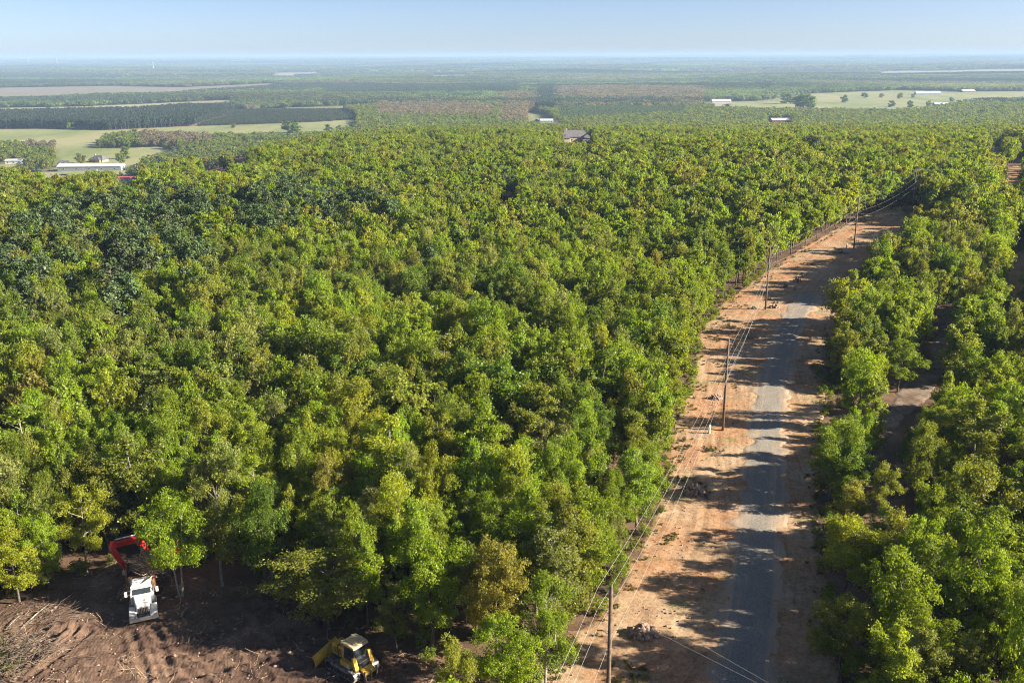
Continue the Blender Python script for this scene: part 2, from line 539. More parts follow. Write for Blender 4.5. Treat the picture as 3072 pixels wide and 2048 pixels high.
ribbon("dirt_road", offset(CORR_L, -1.4), offset(CORR_R, 1.0), 420, 64, M_DIRT, 0.16, 0.10, 0.42, "orange tan cleared dirt strip beside and under the gravel track", "road", 11, ((5.2, 0.35, 0.07), (7.0, 0.35, 0.07), (9.0, 0.3, 0.1)))
gl = np.array(GRAV_C)
ribbon("gravel_track", offset(GRAV_C, -2.6), offset(GRAV_C, 4.4), 420, 36, M_GRAVEL, 0.235, 0.05, 0.22, "grey gravel track running through the cleared strip", "road", 31)

# ---- cleared ground at the lower left, churned by the machines
CLEAR = [at(*p) for p in [(-500, 2900), (-420, 1880), (-60, 1830), (60, 1800), (200, 1745), (330, 1690), (420, 1668), (560, 1700), (700, 1742), (840, 1772), (985, 1850), (1080, 1900), (1230, 1960), (1330, 2010), (1290, 2300), (1200, 2900)]]
cx = np.linspace(-66, 4, 430); cyy = np.linspace(42, 94, 320)
X, Y = np.meshgrid(cx, cyy)
from_edge = np.full(X.shape, 1e9)
for i in range(len(CLEAR)):
    a, b = np.array(CLEAR[i]), np.array(CLEAR[(i + 1) % len(CLEAR)])
    ab = b - a; t = np.clip(((X - a[0]) * ab[0] + (Y - a[1]) * ab[1]) / (ab @ ab), 0, 1)
    from_edge = np.minimum(from_edge, np.hypot(X - a[0] - t * ab[0], Y - a[1] - t * ab[1]))
sd = np.where(in_poly(X, Y, CLEAR), from_edge, -from_edge)
Zc = 0.34 + 0.07 * fbm(X, Y, 41, 5.0, 5) + 0.05 * fbm(X, Y, 47, 1.1, 4)
def berm(p0, p1, h, w):
    global Zc
    a, b = np.array(at(*p0)), np.array(at(*p1)); ab = b - a
    t = np.clip(((X - a[0]) * ab[0] + (Y - a[1]) * ab[1]) / (ab @ ab), 0, 1)
    d = np.hypot(X - a[0] - t * ab[0], Y - a[1] - t * ab[1])
    Zc = Zc + h * np.exp(-(d / w) ** 2) * (1 + 0.35 * wav(X, Y, int(p0[0]), 1.2))
def rut(p0, p1, dep=0.10):
    a, b = np.array(at(*p0)), np.array(at(*p1)); n = np.array([-(b - a)[1], (b - a)[0]]); n /= np.linalg.norm(n)
    global Zc
    for s in (-0.95, 0.95):
        aa, bb = a + n * s, b + n * s; ab = bb - aa
        t = ((X - aa[0]) * ab[0] + (Y - aa[1]) * ab[1]) / (ab @ ab)
        d = np.hypot(X - aa[0] - np.clip(t, 0, 1) * ab[0], Y - aa[1] - np.clip(t, 0, 1) * ab[1])
        cle = 0.12 * np.sin(t * np.linalg.norm(ab) * 2 * math.pi / 0.55)
        Zc = Zc - dep * np.exp(-(d / 0.33) ** 4) * (1 + cle) + dep * 0.8 * np.exp(-((d - 0.6) / 0.2) ** 2)
for b in [((160, 1900), (270, 1880), 0.75, 0.5), ((200, 1925), (215, 1885), 0.7, 0.5), ((235, 1925), (250, 1890), 0.6, 0.45), ((480, 1900), (560, 1870), 0.35, 0.6),
          ((720, 1830), (790, 1810), 0.9, 0.8), ((750, 1900), (800, 1830), 0.7, 0.6), ((830, 1850), (930, 1880), 0.6, 0.9), ((560, 1850), (700, 1800), 0.3, 0.8),
          ((120, 1990), (180, 1930), 0.5, 0.7), ((560, 1910), (640, 1870), 0.35, 0.4), ((200, 2000), (420, 2040), 0.3, 0.7), ((820, 1930), (960, 1990), 0.5, 1.0), ((830, 1970), (930, 2010), 0.4, 0.8)]:
    berm(b[0], b[1], b[2] * 0.48, b[3] * 0.8)
for r in [((250, 1990), (760, 1930)), ((120, 2030), (620, 2010)), ((400, 1960), (900, 2040)), ((440, 1930), (650, 2040)), ((690, 1860), (840, 2030)), ((240, 1900), (60, 2040)), ((430, 1900), (480, 2040)), ((600, 1960), (1000, 1990)), ((480, 2040), (900, 1940))]:
    rut(*r)
Zc = Zc - 1.1 * (1 - S(-0.3, 1.4, sd + 0.7 * fbm(X, Y, 53, 4.0, 3)))
nx, ny = len(cx), len(cyy)
ii = np.arange(nx * ny).reshape(ny, nx)
q = np.stack([ii[:-1, :-1], ii[:-1, 1:], ii[1:, 1:], ii[1:, :-1]], -1).reshape(-1, 4)
keep = (sd > -1.5).ravel()[q].all(1)
me = np_mesh("soil_ground", np.stack([X, Y, Zc], -1).reshape(-1, 3), q[keep], M_SOIL, smooth=True)
tag(mesh_obj("soil_ground", me), "churned red brown soil cleared around the machines", "ground", kind="structure")
def soil_z(x, y):
    i = int(np.clip((x - cx[0]) / (cx[1] - cx[0]), 0, len(cx) - 1)); j = int(np.clip((y - cyy[0]) / (cyy[1] - cyy[0]), 0, len(cyy) - 1))
    return float(max(Zc[j, i], 0))

# ---- smaller openings in the woods
def sheet(name, pts, mat, lift, label, cat, step=None, rough=0.0, sink=0.3, seed=1):
    """irregular patch of ground: a fine grid clipped by the outline, its rim dipping under the surrounding land"""
    xs = [p[0] for p in pts]; ys = [p[1] for p in pts]
    w = max(max(xs) - min(xs), max(ys) - min(ys))
    step = step or max(0.4, w / 90)
    x = np.arange(min(xs) - 2 * step, max(xs) + 2 * step, step); y = np.arange(min(ys) - 2 * step, max(ys) + 2 * step, step)
    X, Y = np.meshgrid(x, y)
    fe = np.full(X.shape, 1e9)
    for i in range(len(pts)):
        a, b = np.array(pts[i]), np.array(pts[(i + 1) % len(pts)]); ab = b - a
        t = np.clip(((X - a[0]) * ab[0] + (Y - a[1]) * ab[1]) / max(ab @ ab, 1e-6), 0, 1)
        fe = np.minimum(fe, np.hypot(X - a[0] - t * ab[0], Y - a[1] - t * ab[1]))
    sd = np.where(in_poly(X, Y, pts), fe, -fe)
    Zs = ground_z(X, Y) + lift + rough * fbm(X, Y, seed, 8 * step, 3) - (sink + lift) * (1 - S(-step, step * 1.5, sd + step * fbm(X, Y, seed + 3, 9 * step, 2)))
    nx, ny = len(x), len(y)
    ii = np.arange(nx * ny).reshape(ny, nx)
    q = np.stack([ii[:-1, :-1], ii[:-1, 1:], ii[1:, 1:], ii[1:, :-1]], -1).reshape(-1, 4)
    q = q[(sd > -1.6 * step).ravel()[q].all(1)]
    uv = np.stack([X, Y], -1).reshape(-1, 2)
    me = np_mesh(name, np.stack([X, Y, Zs], -1).reshape(-1, 3), q, mat, smooth=True, uv=uv)
    return tag(mesh_obj(name, me), label, cat, kind="structure")

DRIVE = [at(*p) for p in [(2610, 1340), (2655, 1250), (2680, 1180), (2770, 1090), (2810, 1000), (2860, 930), (2885, 940), (2850, 1040), (2830, 1130), (2790, 1200), (2720, 1250), (2670, 1340)]]
sheet("driveway", DRIVE, M_DRIVE, 0.10, "grey gravel drive in a gap of the woods on the right", "path", 0.4, 0.04, 0.3, 61)
GAP = [at(*p) for p in [(3020, 905), (3010, 840), (3040, 760), (3130, 720), (3160, 900)]]
sheet("sand_path", GAP, M_DIRT, 0.10, "sandy track showing in the gap at the right edge", "path", 0.5, 0.05, 0.3, 62)
BEND = [at(*p) for p in [(3000, 545), (3020, 505), (3060, 490), (3200, 486), (3200, 552), (3090, 556)]]
sheet("dirt_clearing", BEND, M_DIRT, 0.15, "pale sandy clearing behind the farther bend pole at the right edge", "ground", 1.0, 0.1, 0.4, 63)
FARP = [at(*p) for p in [(2968, 462), (2974, 442), (3012, 438), (3030, 446), (3072, 480), (3110, 486), (3060, 492), (3010, 462)]]
sheet("dirt_path", FARP, M_DIRT, 0.2, "sandy bend of the road seen far off at the upper right", "path", 1.6, 0.1, 0.5, 64)
REDS = []
for nm, pp, lab in [("red_soil", [(604, 516), (612, 500), (680, 496), (688, 512)], "long red earth cut in the trees right of the white roofed shed"),
                    ("red_soil", [(694, 496), (700, 474), (740, 464), (748, 486)], "upper red earth cut beside the long one"),
                    ("red_soil", [(350, 612), (370, 592), (420, 590), (440, 604), (420, 616)], "reddish opening in the oaks by the thin pole"),
                    ("red_soil", [(1080, 596), (1100, 582), (1330, 568), (1560, 572), (1560, 590), (1380, 588), (1180, 598)], "narrow red dirt swath crossing the middle of the forest"),
                    ("red_soil", [(1832, 1402), (1842, 1376), (1872, 1372), (1880, 1398)], "small bare reddish spot in the trees left of the second pole")]:
    w = [at(*p) for p in pp]; REDS.append(w)
    sheet(nm, w, M_REDDIRT, 0.12, lab, "ground", None, 0.1, 0.3, 70 + len(REDS))

# ---- fields of the valley.  (far edge as seen on the ground, near edge seen over the tops of the trees in front)
def fld(name, far, near, mat, label):
    pts = [at(*p) for p in far] + [at(*p, 9.0) for p in near]
    sheet(name, pts, mat, 0.5, label, "field", None, 0.0, 1.0, 80 + len(FIELDS))
    FIELDS.append(pts)
FIELDS = []
fld("pasture", [(-160, 389), (150, 387), (330, 392), (560, 380), (760, 374), (960, 366), (1075, 358)], [(1060, 386), (960, 402), (820, 404), (600, 402), (420, 396), (330, 402), (262, 436), (200, 425), (-160, 424)], M_PASTURE, "wide pale pasture in front of the dark pine wall")
fld("pasture", [(160, 448), (330, 446), (530, 440)], [(545, 462), (430, 470), (420, 498), (330, 512), (150, 506), (160, 470)], M_PASTURE, "mown green lawn field around the brick house")
fld("pasture", [(-140, 492), (40, 490)], [(55, 512), (30, 530), (-140, 534)], M_PASTURE, "small yellow green field at the left edge by the barn")
fld("yard", [(80, 520), (190, 514), (250, 520)], [(250, 528), (210, 545), (90, 552)], M_HAY, "pale gravel yard left of the long white roofed shed")
fld("bare_field", [(-140, 266), (110, 262), (340, 258), (560, 262), (800, 251), (860, 250)], [(800, 257), (600, 270), (520, 278), (300, 282), (100, 292), (-140, 296)], M_PLOUGH, "long brown bare field far off on the left")
fld("pasture", [(-140, 327), (250, 320), (700, 300)], [(700, 308), (420, 330), (-140, 342)], M_HAY, "narrow yellowish scrub field behind the pine wall")
fld("pasture", [(2140, 306), (2300, 303), (2420, 282), (2560, 276), (2700, 271), (2900, 276), (3240, 272)], [(3240, 292), (2920, 298), (2800, 322), (2700, 330), (2550, 329), (2290, 326), (2140, 322)], M_PASTURE, "broad green pasture with scattered trees far off on the right")
fld("pasture", [(2105, 308), (2200, 306)], [(2200, 316), (2110, 314)], M_HAY, "small dry field left of the broad pasture")
fld("bare_field", [(2630, 216), (2700, 213), (2860, 212), (3240, 208)], [(3240, 213), (2860, 218), (2640, 221)], M_HAY, "pale bare strip of field near the horizon on the right")
fld("pasture", [(1580, 340), (1600, 337), (1640, 345)], [(1668, 356), (1676, 370), (1580, 372)], M_PASTURE, "little meadow beside the pale roofed house in the middle distance")
fld("bare_field", [(820, 219), (960, 216)], [(960, 222), (820, 226)], M_HAY, "thin tan field in the far woods left of the middle")
fld("pasture", [(1290, 226), (1400, 224)], [(1400, 228), (1290, 230)], M_PASTURE, "thin green field in the far woods near the middle")
FLDX = FIELDS
# ------------------------------------------------------------------ trees
PAL = {   # leaf colours of the spring woods
    'lime':   ((0.225, 0.315, 0.020), "lime green"),
    'yellow': ((0.290, 0.325, 0.028), "yellow green"),
    'mid':    ((0.185, 0.255, 0.026), "fresh green"),
    'olive':  ((0.215, 0.240, 0.040), "olive green"),
    'bronze': ((0.275, 0.262, 0.050), "bronze tinged"),
    'deep':   ((0.130, 0.205, 0.026), "deep green"),
    'pale':   ((0.230, 0.255, 0.080), "pale grey green"),
}
PKEYS = list(PAL)

def quads_from(rng, c, out, ls, aspect=0.75, up=0.45, rnd=0.75, fold=0.12):
    """kite shaped leaves (or leaf sprays) at points c, facing roughly out"""
    n = len(c)
    N = out * 0.75 + np.array([0, 0, up]) + rng.normal(0, rnd, (n, 3))
    N /= np.linalg.norm(N, axis=1)[:, None] + 1e-9
    T = np.cross(N, rng.normal(0, 1, (n, 3))); T /= np.linalg.norm(T, axis=1)[:, None] + 1e-9
    B = np.cross(N, T)
    l = (ls * rng.uniform(0.65, 1.3, n))[:, None]; w = l * aspect
    V = np.stack([c - T * l * 0.5, c + B * w * 0.5 + N * l * fold - T * l * 0.05, c + T * l * 0.5, c - B * w * 0.5 + N * l * fold - T * l * 0.05], 1)
    return V.reshape(-1, 3)

def skeleton(seed, style):
    """trunk and limbs of an oak 10 m tall, and the leaf clumps they carry: (centre, radius)"""
    rng = np.random.RandomState(seed)
    H = 10.0
    R, cb, nl = {'round': (2.5, 0.34, 11), 'tall': (1.75, 0.28, 12), 'wide': (3.0, 0.36, 13), 'twin': (2.6, 0.43, 13), 'sparse': (2.3, 0.36, 10)}[style]
    R *= rng.uniform(0.92, 1.1)
    tubes, cl = [], []
    stems = [(0.0, 0.0)]
    if style == 'twin': stems = [(-0.75, 0.3), (0.7, -0.1)]
    for si, (lx, ly) in enumerate(stems):
        top = np.array([lx * 2.2 + rng.normal(0, 0.3), ly * 2.2 + rng.normal(0, 0.3), H * 0.86])
        mid = top * 0.45 + np.array([rng.normal(0, 0.18), rng.normal(0, 0.18), 0])
        tp = [np.zeros(3) + np.array([lx * 0.12, ly * 0.12, -0.3]), np.array([lx * 0.35, ly * 0.35, 1.2]), mid, top]
        tubes.append((tp, [0.17, 0.135, 0.095, 0.02] if len(stems) == 1 else [0.14, 0.12, 0.085, 0.02]))
        path = np.array(tp)
        def on(zf):
            z = zf * H
            return np.array([np.interp(z, path[:, 2], path[:, 0]), np.interp(z, path[:, 2], path[:, 1]), z])
        n = nl if len(stems) == 1 else nl - 4
        for i in range(n):
            f = (i + rng.uniform(0.1, 0.9)) / n
            zf = cb - 0.06 + (0.80 - cb) * f
            az = i * 2.4 + rng.normal(0, 0.35) + si * 1.3
            prof = math.sqrt(max(0.05, 1 - ((zf + 0.1 - 0.60) / 0.47) ** 2))
            ln = R * prof * rng.uniform(0.62, 1.16)
            if style == 'twin': ln *= 0.85
            b = on(zf)
            rise = rng.uniform(0.25, 0.75) * ln * (0.6 + 0.7 * f)
            tip = b + np.array([math.cos(az) * ln, math.sin(az) * ln, rise])
            m = b * 0.5 + tip * 0.5 + np.array([rng.normal(0, 0.12), rng.normal(0, 0.12), -0.10 * ln + rng.normal(0, 0.1)])
            tubes.append(([b, m, tip], [0.060, 0.036, 0.012]))
            for k in range(5):
                t = [1.0, 0.92, 0.72, 0.55, 0.86][k]
                p = b * (1 - t) + tip * t
                off = rng.normal(0, 1, 3) * np.array([0.42, 0.42, 0.34]) * R * 0.36
                q = p + off
                if k in (1, 2, 4): tubes.append(([p, q], [0.022, 0.008]))
                cl.append((q, R * rng.uniform(0.15, 0.30)))
        for k in range(6):
            a = rng.uniform(0, 6.28); rr = R * rng.uniform(0.0, 0.55)
            q = np.array([top[0] + math.cos(a) * rr, top[1] + math.sin(a) * rr, H * rng.uniform(0.84, 0.965)])
            tubes.append(([on(0.78), q], [0.03, 0.008]))
            cl.append((q, R * rng.uniform(0.15, 0.27)))
    if style == 'sparse': cl = [c for c in cl if rng.uniform() < 0.72]
    return tubes, cl, R

def crown_arrays(seed, cl, nleaf, ls, sz=1.0):
    rng = np.random.RandomState(seed + 777)
    w = np.array([r * r for _, r in cl]); w = w / w.sum()
    V, LV = [], []
    for (c, r), wi in zip(cl, w):
        k = max(3, int(nleaf * wi))
        nt = max(2, int(11 * (r / 0.55) ** 2))           # sprays of leaves that make up the clump
        u = rng.normal(0, 1, (nt, 3)); u /= np.linalg.norm(u, axis=1)[:, None]
        tc = c + u * (r * rng.uniform(0.45, 1.45, nt))[:, None] * np.array([1.1, 1.1, 0.85 * sz])
        tr = rng.uniform(0.10, 0.24, nt)
        tb = rng.normal(0, 0.2, nt)
        i = rng.randint(0, nt, k)
        v = rng.normal(0, 1, (k, 3)); v[:, 2] *= 0.75
        p = tc[i] + v * tr[i][:, None]
        o = u[i] + 0.7 * v / (np.linalg.norm(v, axis=1)[:, None] + 1e-6)
        V.append(quads_from(rng, p, o * 0.6, ls))
        LV.append(np.clip(0.5 + tb[i] + rng.normal(0, 0.17, k), 0, 1))
    V = np.concatenate(V); LV = np.concatenate(LV)
    return V, LV

def wood_arrays(tubes, n=6):
    mb = MB()
    for pts, rr in tubes: mb.tube(pts, rr, n, cap=False)
    return np.array(mb.v), np.array(mb.f)

def crown_mesh(name, seed, style, nleaf, ls, mat=None):
    tubes, cl, R = skeleton(seed, style)
    V, LV = crown_arrays(seed, cl, nleaf, ls)
    q = np.arange(len(V)).reshape(-1, 4)
    return np_mesh(name, V, q, mat or M_LEAF, fattr={'lv': LV})

def trunk_mesh(name, seed, style, mat):
    tubes, cl, R = skeleton(seed, style)
    V, F = wood_arrays(tubes)
    return np_mesh(name, V, F, mat, smooth=True)

def whole_mesh(name, seed, style, nleaf, ls, trunk_n=4, mat=None, cut=None):
    """trunk and crown in one mesh, for the woods behind"""
    tubes, cl, R = skeleton(seed, style)
    if cut: tubes = tubes[:cut]
    Vw, Fw = wood_arrays(tubes, trunk_n)
    V, LV = crown_arrays(seed, cl, nleaf, ls)
    q = np.arange(len(V)).reshape(-1, 4) + len(Vw)
    VV = np.concatenate([Vw, V]); FF = np.concatenate([Fw, q])
    fm = np.r_[np.zeros(len(Fw)), np.ones(len(q))]
    return np_mesh(name, VV, FF, [M_BARK, mat or M_LEAF], fmat=fm, fattr={'lv': np.r_[np.full(len(Fw), .5), LV]})

def pine_arrays(seed, nleaf, ls, form='old'):
    """pine 10 m tall: tufts of needles on whorled boughs; 'old' round topped, 'young' a narrow cone"""
    rng = np.random.RandomState(seed)
    tubes, P, U, LV = [([(0, 0, -.3), (rng.normal(0, .1), rng.normal(0, .1), 5), (0, 0, 9.7)], [0.15, 0.10, 0.02])], [], [], []
    nb = 34 if form == 'old' else 30
    for i in range(nb):
        f = (i + rng.uniform()) / nb
        if form == 'old':
            z = 3.6 + 6.1 * f; ln = 2.25 * math.sqrt(max(0.04, 1 - (max(0, f - 0.25) / 0.80) ** 2)) * (0.55 + 0.45 * min(1, f / 0.2)) * rng.uniform(0.6, 1.15)
        else:
            z = 1.2 + 8.6 * f; ln = 1.65 * (1 - f) ** 0.8 * rng.uniform(0.75, 1.1) + 0.15
        a = i * 2.4 + rng.normal(0, .4)
        tip = np.array([math.cos(a) * ln, math.sin(a) * ln, z + ln * rng.uniform(0.0, 0.35)])
        tubes.append(([(0, 0, z), tip], [0.035, 0.01]))
        k = max(2, int(nleaf / nb))
        t = rng.uniform(0.35, 1.05, k)[:, None]
        p = np.array([0, 0, z]) * (1 - t) + tip * t + rng.normal(0, 0.26, (k, 3)) * np.array([1, 1, 0.7])
        u = p - np.array([0, 0, z - 1.0]); u /= np.linalg.norm(u, axis=1)[:, None]
        P.append(p); U.append(u); LV.append(np.clip(rng.normal(0.5 + rng.normal(0, .08), 0.22, k), 0, 1))
    P, U, LV = np.concatenate(P), np.concatenate(U), np.concatenate(LV)
    return tubes, quads_from(rng, P, U, ls, 0.5, 0.5, 0.7), LV

def pine_mesh(name, seed, nleaf, ls, form='old'):
    tubes, V, LV = pine_arrays(seed, nleaf, ls, form)
    Vw, Fw = wood_arrays(tubes[:1], 5)
    q = np.arange(len(V)).reshape(-1, 4) + len(Vw)
    return np_mesh(name, np.concatenate([Vw, V]), np.concatenate([Fw, q]), [M_BARK, M_NEEDLE], fmat=np.r_[np.zeros(len(Fw)), np.ones(len(q))],
                   fattr={'lv': np.r_[np.full(len(Fw), .5), LV]})

def patch_mesh(name, seed, size, n, kind):
    """a piece of far woodland: n whole crowns, each of some dozens of leaf masses"""
    rng = np.random.RandomState(seed)
    V, LV = [], []
    for i in range(n):
        c = np.array([rng.uniform(-.5, .5) * size, rng.uniform(-.5, .5) * size, 0])
        h = rng.uniform(8, 15); r = rng.uniform(2.2, 4.0); k = 60
        if kind == 'pine': h = rng.uniform(12, 15); r = rng.uniform(1.8, 2.6)
        if kind == 'young': h = rng.uniform(7, 10); r = rng.uniform(1.3, 1.9)
        u = rng.normal(0, 1, (k, 3)); u[:, 2] = np.abs(u[:, 2]) * 1.0 - 0.35; u /= np.linalg.norm(u, axis=1)[:, None]
        p = c + np.array([0, 0, h * 0.62]) + u * np.array([r, r, h * 0.38]) * rng.uniform(0.75, 1.05, (k, 1))
        if kind in ('pine', 'young'):
            f = rng.uniform(0, 1, k); a = rng.uniform(0, 6.28, k)
            p = c + np.stack([np.cos(a) * r * (1 - f) ** .7, np.sin(a) * r * (1 - f) ** .7, h * (0.25 + 0.75 * f)], 1)
            u = np.stack([np.cos(a), np.sin(a), 0 * a + .4], 1)
        V.append(quads_from(rng, p, u, r * 0.62, 0.8, 0.3, 0.5))
        LV.append(np.clip(rng.uniform(0.1, 0.9) + rng.normal(0, 0.12, k), 0, 1))
    V = np.concatenate(V)
    return np_mesh(name, V, np.arange(len(V)).reshape(-1, 4), M_NEEDLE if kind != 'leaf' else M_LEAF, fattr={'lv': np.concatenate(LV)})

# ---- stuff: one object whose points carry whole trees
def scatter(name, protos, P, variant, rot, scl, tint, label, cat):
    coll = bpy.data.collections.new(name + "_kinds")
    for i, m in enumerate(protos):
        coll.objects.link(bpy.data.objects.new("%s_kind_%02d" % (name, i), m))
    me = bpy.data.meshes.new(name)
    n = len(P)
    me.vertices.add(n); me.vertices.foreach_set("co", np.ascontiguousarray(P, np.float32).ravel())
    a = me.attributes.new("variant", 'INT', 'POINT'); a.data.foreach_set("value", np.asarray(variant, np.int32))
    r = np.zeros((n, 3), np.float32)
    r[:, 2] = rot[:, 0] if getattr(rot, 'ndim', 1) == 2 else rot
    if getattr(rot, 'ndim', 1) == 2: r[:, 0] = rot[:, 1]; r[:, 1] = rot[:, 2]
    a = me.attributes.new("rot", 'FLOAT_VECTOR', 'POINT'); a.data.foreach_set("vector", r.ravel())
    a = me.attributes.new("scl", 'FLOAT_VECTOR', 'POINT'); a.data.foreach_set("vector", np.ascontiguousarray(scl, np.float32).ravel())
    a = me.attributes.new("tint", 'FLOAT_VECTOR', 'POINT'); a.data.foreach_set("vector", np.ascontiguousarray(tint, np.float32).ravel())
    me.update()
    o = mesh_obj(name, me)
    tag(o, label, cat, kind="stuff")
    g = bpy.data.node_groups.new(name + "_nodes", 'GeometryNodeTree')
    g.interface.new_socket("Geometry", in_out='INPUT', socket_type='NodeSocketGeometry')
    g.interface.new_socket("Geometry", in_out='OUTPUT', socket_type='NodeSocketGeometry')
    N, Lk = g.nodes, g.links
    gi, go = N.new('NodeGroupInput'), N.new('NodeGroupOutput')
    m2p = N.new('GeometryNodeMeshToPoints')
    iop = N.new('GeometryNodeInstanceOnPoints')
    ci = N.new('GeometryNodeCollectionInfo')
    ci.inputs['Collection'].default_value = coll
    ci.inputs['Separate Children'].default_value = True
    ci.inputs['Reset Children'].default_value = True
    Lk.new(gi.outputs[0], m2p.inputs['Mesh'])
    Lk.new(m2p.outputs[0], iop.inputs['Points'])
    Lk.new(ci.outputs[0], iop.inputs['Instance'])
    iop.inputs['Pick Instance'].default_value = True
    def named(attr, typ):
        k = N.new('GeometryNodeInputNamedAttribute'); k.data_type = typ; k.inputs['Name'].default_value = attr
        return k.outputs['Attribute']
    Lk.new(named('variant', 'INT'), iop.inputs['Instance Index'])
    e2r = N.new('FunctionNodeEulerToRotation'); Lk.new(named('rot', 'FLOAT_VECTOR'), e2r.inputs[0])
    Lk.new(e2r.outputs[0], iop.inputs['Rotation'])
    Lk.new(named('scl', 'FLOAT_VECTOR'), iop.inputs['Scale'])
    Lk.new(iop.outputs[0], go.inputs[0])
    md = o.modifiers.new("scatter", 'NODES'); md.node_group = g
    return o

RNG = np.random.RandomState(12)
def pick_tints(x, y, rng):
    """leaf colour per tree: kinds run in loose groups through the woods"""
    n = len(x)
    f = wav(x, y, 101, 38) + rng.normal(0, 0.8, n)
    g = wav(x, y, 102, 55) + rng.normal(0, 0.8, n)
    k = np.full(n, PKEYS.index('mid'))
    k[f > 0.30] = PKEYS.index('lime'); k[f > 1.45] = PKEYS.index('yellow')
    k[f < -0.35] = PKEYS.index('olive'); k[(f < -1.25)] = PKEYS.index('deep')
    k[(g > 1.75)] = PKEYS.index('bronze'); k[(g < -1.35)] = PKEYS.index('pale')
    base = np.array([PAL[p][0] for p in PKEYS])[k] * 0.76 + np.array((0.205, 0.240, 0.042)) * 0.24
    base = base * np.array((1.0, 1.02, 1.0))
    return k, base * rng.uniform(0.84, 1.18, (n, 1)) * rng.uniform(0.95, 1.05, (n, 3))

# keep-clear windows: photo rectangles that stay open, and the distance up to which trees are left out of them
CLEAR_WIN = [   # x0, y0, x1, y1, pixel row of the foot
    (176, 500, 255, 521, 522), (255, 500, 375, 511, 520), (262, 466, 325, 488, 490), (176, 484, 208, 500, 502), (24, 478, 72, 492, 494),
    (346, 536, 412, 545, 547), (1688, 406, 1776, 424, 430), (2303, 353, 2374, 367, 370), (1620, 357, 1678, 368, 369),
    (604, 503, 680, 512, 512), (700, 472, 740, 484, 486), (1500, 577, 1545, 590, 590), (480, 575, 490, 605, 606),
    (2974, 392, 2988, 455, 448), (2974, 440, 3010, 455, 452), (3022, 498, 3040, 528, 540), (3035, 500, 3072, 545, 545), (3036, 770, 3072, 880, 890),
    (1845, 1380, 1872, 1392, 1395),
    (2680, 1168, 2740, 1195, 1200), (2700, 1150, 2800, 1180, 1185), (2672, 1220, 2715, 1280, 1285), (2800, 1010, 2840, 1080, 1085),
]
CLEAR_WIN = [(a_, b_, c_, d_, at((a_ + c_) / 2, e_)[1] * (1.035 if e_ < 560 else 1.0) - 1.0) for a_, b_, c_, d_, e_ in CLEAR_WIN]
HOUSE_PX = [(276, 512, 36, 9), (298, 487, 14, 10), (193, 499, 9, 8), (47, 491, 12, 8), (380, 546, 13, 7), (1722, 427, 17, 13), (2340, 369, 20, 13), (1640, 368, 19, 9),
            (1978, 350, 12, 9), (2126, 354, 13, 9), (2163, 309, 26, 11), (2922, 350, 12, 9), (2974, 345, 11, 9), (2822, 318, 18, 11), (2892, 322, 17, 11)]
HOUSE_XY = [at(a_, b_) + (c_, d_) for a_, b_, c_, d_ in HOUSE_PX]
def on_house(x, y):
    m = np.zeros(len(x), bool)
    for X, Y, a, b in HOUSE_XY: m |= (np.abs(x - X) < a + 2) & (y - Y > -b - 5) & (y - Y < b + 2)
    X, Y = HOUSE_XY[5][:2]          # low sun reaches the roof of the house in the woods
    return m | ((x > X) & (x < X + 34) & (np.abs(y - Y + 1) < 11))
def in_window(x, y, h, r):
    z = ground_z(x, y)
    px, yt, d = proj(x, y, z + h); _, yb, _ = proj(x, y, z + 0.25 * h)
    rp = r * 0.8 * FPX / np.maximum(d, 1)
    bad = np.zeros(len(x), bool)
    for (x0, y0, x1, y1, dm) in CLEAR_WIN:
        bad |= (px + rp > x0) & (px - rp < x1) & (yt < y1) & (yb > y0) & (y < dm)
    return bad

OPEN_NEAR = [CORR_POLY, CLEAR, DRIVE, GAP, BEND, FARP] + REDS
def jitter_grid(x0, x1, y0, y1, s, rng, jit=0.36):
    gx = np.arange(x0, x1, s); gy = np.arange(y0, y1, s * 0.866)
    X, Y = np.meshgrid(gx, gy)
    X = X + (np.arange(len(gy)) % 2)[:, None] * s * 0.5
    return (X + rng.uniform(-jit, jit, X.shape) * s).ravel(), (Y + rng.uniform(-jit, jit, X.shape) * s).ravel()

def near_open(x, y, polys, grow=0.0):
    m = np.zeros(len(x), bool)
    for p in polys:
        m |= in_poly(x, y, p)
        if grow and p not in REDS:
            for dx, dy in ((grow, 0), (-grow, 0), (0, grow), (0, -grow)): m |= in_poly(x + dx, y + dy, p)
    return m

# ---- pines: where the photograph shows dark crowns among the oaks
PINE_ZONES = [[(0, 760), (40, 690), (200, 640), (300, 600), (450, 575), (560, 590), (640, 640), (640, 760), (620, 900), (420, 960), (200, 960), (0, 900)],
              [(640, 640), (760, 590), (900, 560), (1010, 590), (1040, 640), (980, 690), (860, 720), (720, 720)],
              [(360, 880), (520, 850), (560, 930), (480, 1000), (370, 960)],
              [(1040, 600), (1150, 600), (1180, 660), (1080, 700)]]
PINE_W = [[at(px, py, 8.0) for px, py in z] for z in PINE_ZONES]

